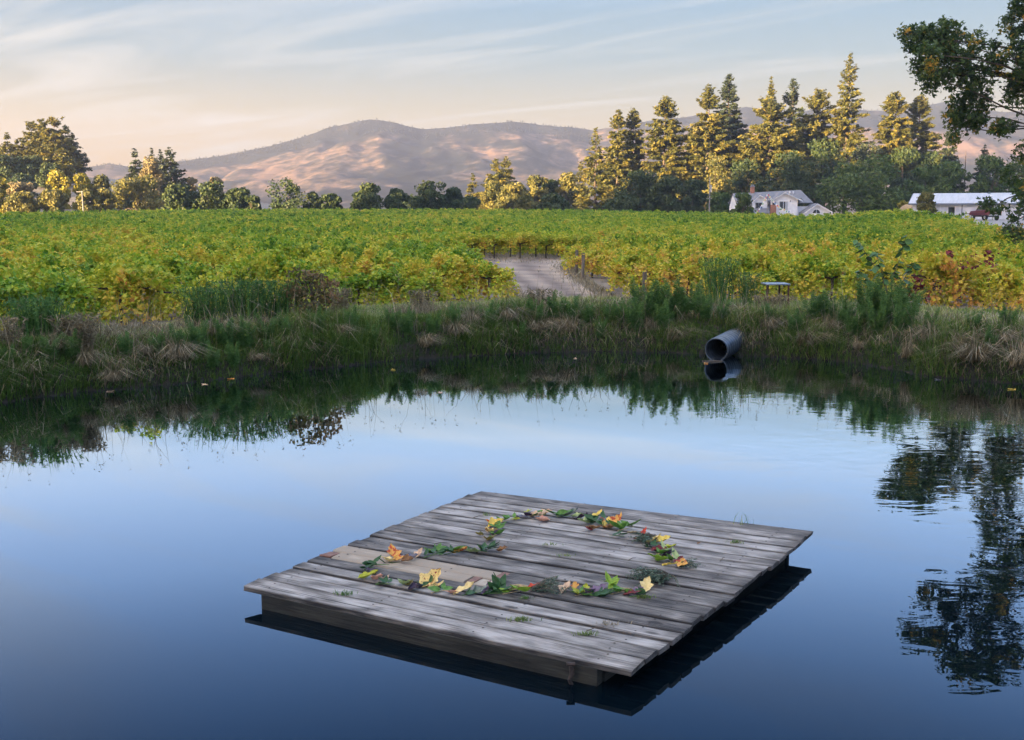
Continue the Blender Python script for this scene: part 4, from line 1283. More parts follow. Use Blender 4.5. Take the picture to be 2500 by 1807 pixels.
# bare soil heap over the buried end
rng = np.random.default_rng(5)
c0 = b0 + np.array([0.25, 0.1, -0.05])
V, F = [], []
for i in range(9):
    for k in range(14):
        an, el = 2 * math.pi * k / 14, (i / 8) * math.pi * 0.5
        rr = 0.72 * (1 + 0.18 * rng.normal() * (0 < i < 8) * 0.6)
        V.append(c0 + np.array([math.cos(an) * math.cos(el) * rr, math.sin(an) * math.cos(el) * rr * 0.9, -0.35 + math.sin(el) * rr * 1.05]))
F = [(i * 14 + k, i * 14 + (k + 1) % 14, (i + 1) * 14 + (k + 1) % 14, (i + 1) * 14 + k) for i in range(8) for k in range(14)]
tag(obj('soil_heap', mesh('soil_heap', V, F, m_plain('bare_soil', (0.05, 0.036, 0.028), (0.12, 0.09, 0.075), 8, 0.95, 0.8), smooth=True)), 'heap of bare brown soil and dead roots over the pipe', 'soil heap')
p = at(1655, 778, 0.08)
rk = bmesh.new(); bmesh.ops.create_icosphere(rk, subdivisions=2, radius=0.13)
for v in rk.verts: v.co *= 1 + 0.25 * (random.random() - 0.5); v.co.z *= 0.7; v.co.x *= 1.25
me = bpy.data.meshes.new('rock'); rk.to_mesh(me); rk.free(); me.materials.append(m_plain('river_rock', (0.13, 0.09, 0.085), (0.22, 0.17, 0.16), 12, 0.8, 0.3))
tag(obj('rock', me, None, tuple(p)), 'brownish rock at the waterline right of the pipe', 'rock')
pp = at(1580, 800, 0.012)
tag(MB().tube([pp + np.array([-.25, 0, 0]), pp + np.array([0, -.02, .004]), pp + np.array([.22, .03, 0])], [.010, .014, .008], 6).build('driftwood', M['post_wood']), 'short pale stick floating at the mouth of the pipe', 'stick')

# leaves afloat near the bank
def flat_mat(name, c1, c2, sc=30, c3=None):
    m, n, l, b = new_mat(name)
    t = n.new('ShaderNodeTexCoord')
    nz = n.new('ShaderNodeTexNoise'); nz.inputs['Scale'].default_value = sc; nz.inputs['Detail'].default_value = 4
    l.new(t.outputs['Object'], nz.inputs[0])
    st = [(0.35, c1), (0.62, c2)]
    if c3: st = [(0.0, c1), (0.46, c2), (0.57, c2), (0.60, c3)]
    r = ramp(n, st); l.new(nz.outputs[0], r.inputs[0]); l.new(r.outputs[0], b.inputs['Base Color'])
    b.inputs['Roughness'].default_value = 0.5; b.inputs['Specular IOR Level'].default_value = 0.35
    tr = n.new('ShaderNodeBsdfTranslucent'); l.new(r.outputs[0], tr.inputs[0])
    mx = n.new('ShaderNodeMixShader'); mx.inputs[0].default_value = 0.18
    l.new(b.outputs[0], mx.inputs[1]); l.new(tr.outputs[0], mx.inputs[2]); l.new(mx.outputs[0], n['Material Output'].inputs[0])
    return m


LM = {
    'yellow': flat_mat('yellow_leaf', (0.62, 0.40, 0.05), (0.72, 0.55, 0.12)),
    'paleyellow': flat_mat('pale_yellow_leaf', (0.66, 0.47, 0.17), (0.76, 0.60, 0.27)),
    'speckled': flat_mat('speckled_leaf', (0.62, 0.36, 0.10), (0.76, 0.54, 0.18), 60, (0.22, 0.02, 0.015)),
    'orange': flat_mat('orange_leaf', (0.50, 0.20, 0.04), (0.66, 0.34, 0.07), 25, (0.45, 0.07, 0.02)),
    'red': flat_mat('red_leaf', (0.34, 0.015, 0.015), (0.55, 0.06, 0.02)),
    'darkred': flat_mat('dark_red_leaf', (0.07, 0.008, 0.012), (0.16, 0.02, 0.02)),
    'purple': flat_mat('dark_purple_leaf', (0.018, 0.012, 0.025), (0.05, 0.03, 0.06)),
    'mauve': flat_mat('mauve_leaf', (0.12, 0.07, 0.13), (0.22, 0.15, 0.22)),
    'pink': flat_mat('pink_leaf', (0.42, 0.18, 0.13), (0.55, 0.30, 0.20)),
    'tan': flat_mat('tan_leaf', (0.45, 0.27, 0.16), (0.60, 0.42, 0.27)),
    'brown': flat_mat('brown_leaf', (0.13, 0.06, 0.025), (0.28, 0.14, 0.05)),
    'olive': flat_mat('olive_leaf', (0.10, 0.09, 0.02), (0.20, 0.16, 0.04)),
    'green': flat_mat('green_leaf', (0.045, 0.13, 0.02), (0.10, 0.22, 0.035)),
    'darkgreen': flat_mat('dark_green_leaf', (0.014, 0.05, 0.016), (0.035, 0.10, 0.03)),
    'bright': flat_mat('bright_green_leaf', (0.14, 0.27, 0.02), (0.24, 0.36, 0.04)),
    'yellowgreen': flat_mat('yellow_green_leaf', (0.26, 0.30, 0.02), (0.42, 0.42, 0.04)),
    'palegreen': flat_mat('pale_green_leaf', (0.22, 0.29, 0.10), (0.33, 0.40, 0.17)),
    'greygreen': flat_mat('grey_green_leaf', (0.10, 0.13, 0.09), (0.20, 0.23, 0.17)),
    'grey': flat_mat('grey_purple_leaf', (0.11, 0.11, 0.14), (0.19, 0.18, 0.21)),
    'straw': flat_mat('straw_stalk', (0.40, 0.28, 0.13), (0.58, 0.45, 0.25)),
}
fl = [(865, 818, 'yellow', 'yellow leaf afloat, left of the middle of the far bank'), (975, 868, 'tan', 'tan leaf afloat well out from the left bank'), (1560, 806, 'orange', 'orange leaf afloat in front of the pipe mouth'),
      (1272, 793, 'tan', 'pale leaf afloat left of the pipe under the middle bank'), (445, 851, 'tan', 'pale leaf afloat under the left fennel plants'), (520, 838, 'orange', 'rusty leaf afloat under the left bank'),
      (2085, 842, 'grey', 'grey leaf afloat below the right bank'), (2250, 862, 'yellow', 'yellow leaf afloat at the right edge by the tussock'), (235, 868, 'tan', 'long pale leaf afloat at the far left bank')]
for px, py, c, lab in fl:
    V, F = leaf_shape(0.17, 0.09, 'lobed', 0.04, 0.1, seed=px)
    o = obj('floating_leaf', mesh('floating_leaf', V, F, LM[c], smooth=True), None, tuple(at(px, py, 0.006)), random.uniform(0, 6))
    tag(o, lab, 'leaf', 'leaves afloat near the bank')

# ------------------------------------------------------------------ the raft
def wood_mat(name, dark, mid, light, stain=0.5, edge_shade_wet=0.3):
    m, n, l, b = new_mat(name)
    t = n.new('ShaderNodeTexCoord'); oi = n.new('ShaderNodeObjectInfo')
    cb = n.new('ShaderNodeCombineXYZ')
    mu = n.new('ShaderNodeMath'); mu.operation = 'MULTIPLY'; mu.inputs[1].default_value = 37.0
    l.new(oi.outputs['Random'], mu.inputs[0]); l.new(mu.outputs[0], cb.inputs[0]); l.new(mu.outputs[0], cb.inputs[1])
    va = n.new('ShaderNodeVectorMath'); va.operation = 'ADD'
    l.new(t.outputs['Object'], va.inputs[0]); l.new(cb.outputs[0], va.inputs[1])
    m1 = n.new('ShaderNodeMapping'); m1.inputs['Scale'].default_value = (1.6, 24, 24); l.new(va.outputs[0], m1.inputs[0])
    g1 = n.new('ShaderNodeTexNoise'); g1.inputs['Scale'].default_value = 2.2; g1.inputs['Detail'].default_value = 8; g1.inputs['Roughness'].default_value = 0.68; g1.inputs['Distortion'].default_value = 0.5
    l.new(m1.outputs[0], g1.inputs[0])
    m2 = n.new('ShaderNodeMapping'); m2.inputs['Scale'].default_value = (1.3, 4.0, 4.0); l.new(va.outputs[0], m2.inputs[0])
    g2 = n.new('ShaderNodeTexNoise'); g2.inputs['Scale'].default_value = 2.0; g2.inputs['Detail'].default_value = 5
    l.new(m2.outputs[0], g2.inputs[0])
    # knots, stretched along the grain
    m3 = n.new('ShaderNodeMapping'); m3.inputs['Scale'].default_value = (1.7, 4.2, 4.2); l.new(va.outputs[0], m3.inputs[0])
    vo = n.new('ShaderNodeTexVoronoi'); vo.inputs['Scale'].default_value = 1.0; l.new(m3.outputs[0], vo.inputs[0])
    kn = n.new('ShaderNodeMapRange'); kn.inputs[1].default_value, kn.inputs[2].default_value = 0.05, 0.14; kn.inputs[3].default_value, kn.inputs[4].default_value = 1.0, 0.0
    l.new(vo.outputs['Distance'], kn.inputs[0])
    a = n.new('ShaderNodeMath'); a.operation = 'MULTIPLY_ADD'; a.inputs[1].default_value = 0.62
    l.new(g1.outputs[0], a.inputs[0])
    a2 = n.new('ShaderNodeMath'); a2.operation = 'MULTIPLY_ADD'; a2.inputs[1].default_value = stain; a2.inputs[2].default_value = -0.12
    l.new(g2.outputs[0], a2.inputs[0]); l.new(a2.outputs[0], a.inputs[2])
    a3 = n.new('ShaderNodeMath'); a3.operation = 'MULTIPLY_ADD'; a3.inputs[1].default_value = 0.26; a3.inputs[2].default_value = -0.15
    l.new(oi.outputs['Random'], a3.inputs[0])
    a4 = n.new('ShaderNodeMath'); a4.operation = 'ADD'; l.new(a.outputs[0], a4.inputs[0]); l.new(a3.outputs[0], a4.inputs[1])
    a5 = n.new('ShaderNodeMath'); a5.operation = 'MULTIPLY_ADD'; a5.inputs[1].default_value = -0.30
    l.new(kn.outputs[0], a5.inputs[0]); l.new(a4.outputs[0], a5.inputs[2])
    m4 = n.new('ShaderNodeMapping'); m4.inputs['Scale'].default_value = (0.55, 34, 34); l.new(va.outputs[0], m4.inputs[0])
    g4 = n.new('ShaderNodeTexNoise'); g4.inputs['Scale'].default_value = 1.5; g4.inputs['Detail'].default_value = 3; g4.inputs['Distortion'].default_value = 0.2
    l.new(m4.outputs[0], g4.inputs[0])
    k4 = n.new('ShaderNodeMapRange'); k4.inputs[1].default_value, k4.inputs[2].default_value = 0.30, 0.37; k4.inputs[3].default_value, k4.inputs[4].default_value = -0.38, 0.0
    l.new(g4.outputs[0], k4.inputs[0])
    a7 = n.new('ShaderNodeMath'); a7.operation = 'ADD'; l.new(a5.outputs[0], a7.inputs[0]); l.new(k4.outputs[0], a7.inputs[1])
    a5 = a7
    ga_ = n.new('ShaderNodeAttribute'); ga_.attribute_name = 'edge_shade_wet'  # darkens the wood at board edges: painted gap shade and wet sides
    a6 = n.new('ShaderNodeMath'); a6.operation = 'MULTIPLY_ADD'; a6.inputs[1].default_value = -edge_shade_wet
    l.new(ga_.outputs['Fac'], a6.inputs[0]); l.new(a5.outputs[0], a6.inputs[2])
    r = ramp(n, [(0.25, dark), (0.5, mid), (0.78, light)])
    l.new(a6.outputs[0], r.inputs[0]); l.new(r.outputs[0], b.inputs['Base Color'])
    b.inputs['Roughness'].default_value = 0.78; b.inputs['Specular IOR Level'].default_value = 0.3
    bp = n.new('ShaderNodeBump'); bp.inputs['Strength'].default_value = 0.9; bp.inputs['Distance'].default_value = 0.010
    l.new(g1.outputs[0], bp.inputs['Height']); l.new(bp.outputs[0], b.inputs['Normal'])
    return m


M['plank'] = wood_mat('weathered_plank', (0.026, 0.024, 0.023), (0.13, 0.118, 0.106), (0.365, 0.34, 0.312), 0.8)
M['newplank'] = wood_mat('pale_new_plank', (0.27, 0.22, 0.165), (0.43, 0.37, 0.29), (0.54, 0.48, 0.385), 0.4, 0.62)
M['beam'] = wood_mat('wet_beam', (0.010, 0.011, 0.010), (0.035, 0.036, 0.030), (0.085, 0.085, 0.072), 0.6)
M['primer'] = m_plain('red_brown_stain', (0.12, 0.06, 0.045), (0.20, 0.11, 0.085), 20, 0.8)
M['tarred'] = m_plain('tarred_rope', (0.012, 0.01, 0.009), (0.05, 0.035, 0.03), 30, 0.8)
DL, DF, DR_, DB = at(541, 1297, 0.172), at(1400, 1485, 0.176), at(1806, 1175, 0.217), at(1065, 1086, 0.212)
raft = empty('raft', tuple((DL + DF + DR_ + DB) / 4 * np.array([1, 1, 0])))
tag(raft, 'weathered grey plank raft floating on the pond with leaves laid on it', 'raft')
ro = np.array(raft.location)


def dq(u, v, dz=0.0):
    """a point of the deck: u along the planks from the left end, v from the near plank to the far one"""
    return (DL * (1 - u) + DF * u) * (1 - v) + (DB * (1 - u) + DR_ * u) * v + np.array([0, 0, dz])


NPL = 19
rng = np.random.default_rng(77)
edges = np.cumsum(np.concatenate([[0], rng.uniform(0.88, 1.12, NPL)])); edges /= edges[-1]
UX = unit(DF - DL)


def plank(name, u0, u1, v0, v1, mat, seed, th=0.04, wav=0.004, rag0=0.006, rag1=0.004, zoff=0.0):
    """one board: worn wavy edges, a crown or cup across its width, ragged ends"""
    r = np.random.default_rng(seed)
    n = max(4, int(26 * (u1 - u0)))
    cup = r.normal() * 0.004
    zt0, zt1 = r.normal() * 0.005 + zoff, r.normal() * 0.005 + zoff
    e0 = r.normal() * 0.004; e1_ = r.normal() * 0.008
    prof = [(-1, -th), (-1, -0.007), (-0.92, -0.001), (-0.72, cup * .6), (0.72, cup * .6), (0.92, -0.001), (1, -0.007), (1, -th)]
    edge_shade_wet = [1, 1, 0.45, 0, 0, 0.45, 1, 1]  # shade of the gaps painted along the edges; sides also wet dark
    npf = len(prof)
    w = (v1 - v0) * np.linalg.norm(DB - DL)
    V = []
    for i in range(n + 1):
        t = i / n
        u = u0 + (u1 - u0) * t
        if i == 0: u += e0 / 3.6
        if i == n: u += e1_ / 3.6
        j0 = 0.0022 * vnoise(t * 9, seed * 3.1, seed) - 0.001 + wav * 0.6 * (vnoise(t * 3, 0.5, seed + 3) - 0.5)
        j1 = 0.0022 * vnoise(t * 9, seed * 5.1, seed + 9) - 0.001 + wav * 0.6 * (vnoise(t * 3, 0.5, seed + 4) - 0.5)
        for (pv_, pz) in prof:
            vm, vh = (v0 + v1) / 2, (v1 - v0) / 2
            vv = vm + pv_ * vh + (j1 if pv_ > 0.5 else (-j0 if pv_ < -0.5 else 0)) / 3.7
            chip = 0.0
            uu = u + (r.normal() * (rag0 if i == 0 else rag1) / 3.6 if i in (0, n) else 0)
            p = dq(uu, vv, pz + zt0 + (zt1 - zt0) * (pv_ + 1) / 2 + 0.003 * (vnoise(t * 2.5, 1.5, seed + 6) - 0.5))
            V.append(p)
    F = [(i * npf + j, (i + 1) * npf + j, (i + 1) * npf + (j + 1) % npf, i * npf + (j + 1) % npf) for i in range(n) for j in range(npf)]
    F += [tuple(range(npf)), tuple(range((n + 1) * npf - 1, n * npf - 1, -1))]
    V = np.array(V)
    gr = np.array(edge_shade_wet * (n + 1), float)
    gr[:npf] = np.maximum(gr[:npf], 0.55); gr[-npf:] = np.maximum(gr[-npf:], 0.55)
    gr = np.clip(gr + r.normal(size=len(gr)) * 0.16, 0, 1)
    c = dq((u0 + u1) / 2, (v0 + v1) / 2)
    a = math.atan2(UX[1], UX[0])
    R = np.array([[math.cos(-a), -math.sin(-a), 0], [math.sin(-a), math.cos(-a), 0], [0, 0, 1]])
    o = obj(name, mesh(name, (V - c) @ R.T, F, mat, {'edge_shade_wet': ('POINT', gr)}), raft, tuple(c - ro), a)
    return o


gap = 0.0029
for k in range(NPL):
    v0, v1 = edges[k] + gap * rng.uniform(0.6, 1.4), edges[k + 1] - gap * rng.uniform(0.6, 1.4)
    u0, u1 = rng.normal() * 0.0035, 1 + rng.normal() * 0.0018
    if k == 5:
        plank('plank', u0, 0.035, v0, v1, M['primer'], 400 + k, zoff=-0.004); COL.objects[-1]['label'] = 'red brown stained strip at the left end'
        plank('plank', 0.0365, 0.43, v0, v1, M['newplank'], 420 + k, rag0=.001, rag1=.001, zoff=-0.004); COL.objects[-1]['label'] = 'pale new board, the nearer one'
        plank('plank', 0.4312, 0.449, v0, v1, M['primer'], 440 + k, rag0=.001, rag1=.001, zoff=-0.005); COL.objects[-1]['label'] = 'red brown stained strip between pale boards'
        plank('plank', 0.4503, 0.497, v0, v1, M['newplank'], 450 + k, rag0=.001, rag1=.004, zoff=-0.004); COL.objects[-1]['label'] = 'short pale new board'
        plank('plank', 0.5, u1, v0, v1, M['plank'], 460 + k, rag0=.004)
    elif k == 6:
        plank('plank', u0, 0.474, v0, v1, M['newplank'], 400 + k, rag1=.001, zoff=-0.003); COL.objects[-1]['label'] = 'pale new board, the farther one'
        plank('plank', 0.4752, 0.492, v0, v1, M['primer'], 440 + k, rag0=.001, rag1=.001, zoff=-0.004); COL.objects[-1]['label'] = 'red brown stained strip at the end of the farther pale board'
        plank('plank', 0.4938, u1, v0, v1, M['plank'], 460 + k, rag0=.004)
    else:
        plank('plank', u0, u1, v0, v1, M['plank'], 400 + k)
# frame under the deck
def beam(u0, v0, u1, v1, seed, wd=0.045):
    p0, p1 = dq(u0, v0), dq(u1, v1)
    d = unit((p1 - p0) * np.array([1, 1, 0])); s_ = np.array([-d[1], d[0], 0]) * wd
    P = []
    for zt in (-0.12, None):
        for q, sg in ((p0, -1), (p1, -1), (p1, 1), (p0, 1)):
            v = q + s_ * sg
            v[2] = -0.12 if zt is not None else q[2] - 0.047
            P.append(v)
    c = (p0 + p1) / 2 * np.array([1, 1, 0]); a = math.atan2(d[1], d[0])
    R = np.array([[math.cos(-a), -math.sin(-a), 0], [math.sin(-a), math.cos(-a), 0], [0, 0, 1]])
    MB().hexa([tuple(v) for v in ((np.array(P) - c) @ R.T)]).build('beam', M['beam'], raft, bevel=0.006, loc=tuple(c - ro), rotz=a)


beam(0.052, 0.012, 0.925, 0.012, 1)
beam(0.052, 0.975, 0.94, 0.975, 2)
beam(0.064, 0.027, 0.064, 0.96, 3)
beam(0.915, 0.027, 0.925, 0.96, 4)
beam(0.5, 0.027, 0.5, 0.96, 5)
MB().tube([(0, 0, -0.02), (0.01, 0, -0.08), (-0.01, -0.01, -0.12), (0.02, 0.0, -0.2), (0.07, 0.01, -0.22)], [0.016, 0.02, 0.014, 0.02, 0.012], 6).tube([(-0.03, 0, -0.01), (0.03, 0, -0.012)], 0.014, 6).build('mooring_rope', M['tarred'], raft, loc=tuple(dq(0.875, -0.012, -0.02) - ro))
NLm = m_plain('nail_head', (0.02, 0.016, 0.014), (0.05, 0.035, 0.03), 40, 0.7, metal=0.5)
nm = MB()
for k in range(NPL):
    for u in (0.06, 0.35, 0.63, 0.92):
        for f in (0.25, 0.75):
            c = dq(u + rng.normal() * 0.004, edges[k] + (edges[k + 1] - edges[k]) * f, 0.006) - ro
            nm.add([(c[0] + math.cos(q) * 0.010, c[1] + math.sin(q) * 0.010, c[2]) for q in np.linspace(0, 2 * math.pi, 7)[:-1]] + [tuple(c + np.array([0, 0, .002]))], [(i, (i + 1) % 6, 6) for i in range(6)])
tag(nm.build('nail_heads', NLm, raft), kind='stuff')


# ------------------------------------------------------------------ the heart of leaves
HG = 'leaves laid in a heart on the raft'


def deck_at(px, py):
    """point of the deck plane seen at a photograph position"""
    nrm = np.cross(DF - DL, DB - DL); r_ = ray(px, py); c0_ = np.array([0, 0, CAMZ])
    t = ((DL - c0_) @ nrm) / (r_ @ nrm)
    return c0_ + r_ * t


def leaf(px, py, col, size, label, kind='lobed', ang=None, tilt=0.0, curl=0.25, fold=0.25, roll=0.0, asp=0.72, lift=0.006, name='leaf', cat='leaf', group=HG):
    s = int(px * 7 + py)
    r = np.random.default_rng(s)
    if group == HG:
        size *= 1.12
        tilt = min(tilt, 22) * 0.8 if tilt > 8 else r.uniform(2, 12)
        roll = roll or r.uniform(0.3, 0.8)
    V, F = leaf_shape(size, size * asp, kind, curl, fold, roll, s)
    V = np.array(V); V[:, 0] -= size * 0.5
    a = math.radians(ang if ang is not None else r.uniform(0, 360))
    me = mesh(name, V, F, LM[col], smooth=True)
    p = deck_at(px, py)
    o = obj(name, me, None, tuple(p))
    o.rotation_euler = (r.normal() * 0.18, -math.radians(tilt), a)
    Rm = o.rotation_euler.to_matrix()
    zz_ = [(Rm @ Vector(v)).z for v in V]
    o.location.z = p[2] - min(zz_) + lift
    return tag(o, label, cat, group)


def sprig(px, py, col, n, size, label, spread=0.09, ang=None, kind='oval', name='leaf_sprig', asp=0.5, up=0.5):
    """a cut sprig: a stalk with several leaves"""
    s = int(px * 5 + py)
    r = np.random.default_rng(s)
    p = deck_at(px, py)
    e = empty(name, (p[0], p[1], p[2] + 0.012))
    tag(e, label, 'sprig', HG)
    a0_ = math.radians(ang) if ang is not None else r.uniform(0, 6.28)
    d = np.array([math.cos(a0_), math.sin(a0_), 0.12])
    MB().tube([tuple(-d * spread), (0, 0, 0.004), tuple(d * spread)], [0.004, 0.0035, 0.002], 5).build('stalk', LM['straw' if col != 'darkgreen' else 'green'], e)
    for i in range(n):
        sz = size * r.uniform(0.75, 1.2)
        V, F = leaf_shape(sz, sz * asp, kind, 0.25, 0.3, 0, s + i, 7, 3)
        o = obj('leaf', mesh('leaf', V, F, LM[col], smooth=True), e, tuple(d * spread * r.uniform(-0.9, 1.0) + np.array([0, 0, 0.004 + 0.02 * i / n])))
        o.rotation_euler = (r.normal() * 0.5, -r.uniform(0.0, up), r.uniform(0, 6.28))
    return e


def juniper(px, py, L, Wd, ang, n, label):
    """a spray of fine needled twigs"""
    r = np.random.default_rng(int(px))
    p = deck_at(px, py)
    a = math.radians(ang)
    d = np.array([math.cos(a), math.sin(a), 0]); sd = np.array([-math.sin(a), math.cos(a), 0])
    C, T, mb = [], [], MB()
    for i in range(n):
        f = r.normal() * 0.4
        d1 = unit(d + sd * f + np.array([0, 0, r.uniform(0.05, 0.5)]))
        o_ = d * r.uniform(-0.5, -0.2) * L + sd * r.normal() * Wd * 0.18
        ln = L * r.uniform(0.5, 1.0)
        mid = o_ + d1 * ln * 0.5 + np.array([0, 0, 0.03])
        en = o_ + d1 * ln + sd * f * 0.3 * Wd
        en[2] = max(0.008, en[2] - 0.02)
        mb.tube([o_ + np.array([0, 0, .012]), mid, en], [0.003, 0.0022, 0.001], 3, cap=False)
        k = 46
        t = r.uniform(0.15, 1, k)[:, None]
        C.append(o_ * (1 - t) ** 2 + 2 * mid * t * (1 - t) + en * t * t); T.append(np.tile(d1, (k, 1)) + r.normal(size=(k, 3)) * 0.5)
    C = np.concatenate(C); T = np.concatenate(T)
    C += r.normal(size=C.shape) * 0.006
    C[:, 2] = np.maximum(C[:, 2], 0.006)
    Vq, Fq = leaf_quads(C, r.normal(size=C.shape) + np.array([0, 0, 1.2]), r.uniform(0.016, 0.034, len(C)), 0.0075, r, 0.1, T)
    e = empty('juniper_sprig', (p[0], p[1], p[2] + 0.006))
    tag(e, label, 'sprig', HG)
    mb.build('twigs', M['twig'], e)
    tag(COL.objects[-1], kind='stuff')
    o = obj('needles', mesh('needles', Vq, Fq, M['juniper'], {'tint': ('FACE', np.clip(0.5 + r.normal(size=len(C)) * 0.25, 0, 1))}), e)
    tag(o, kind='stuff')
    return e


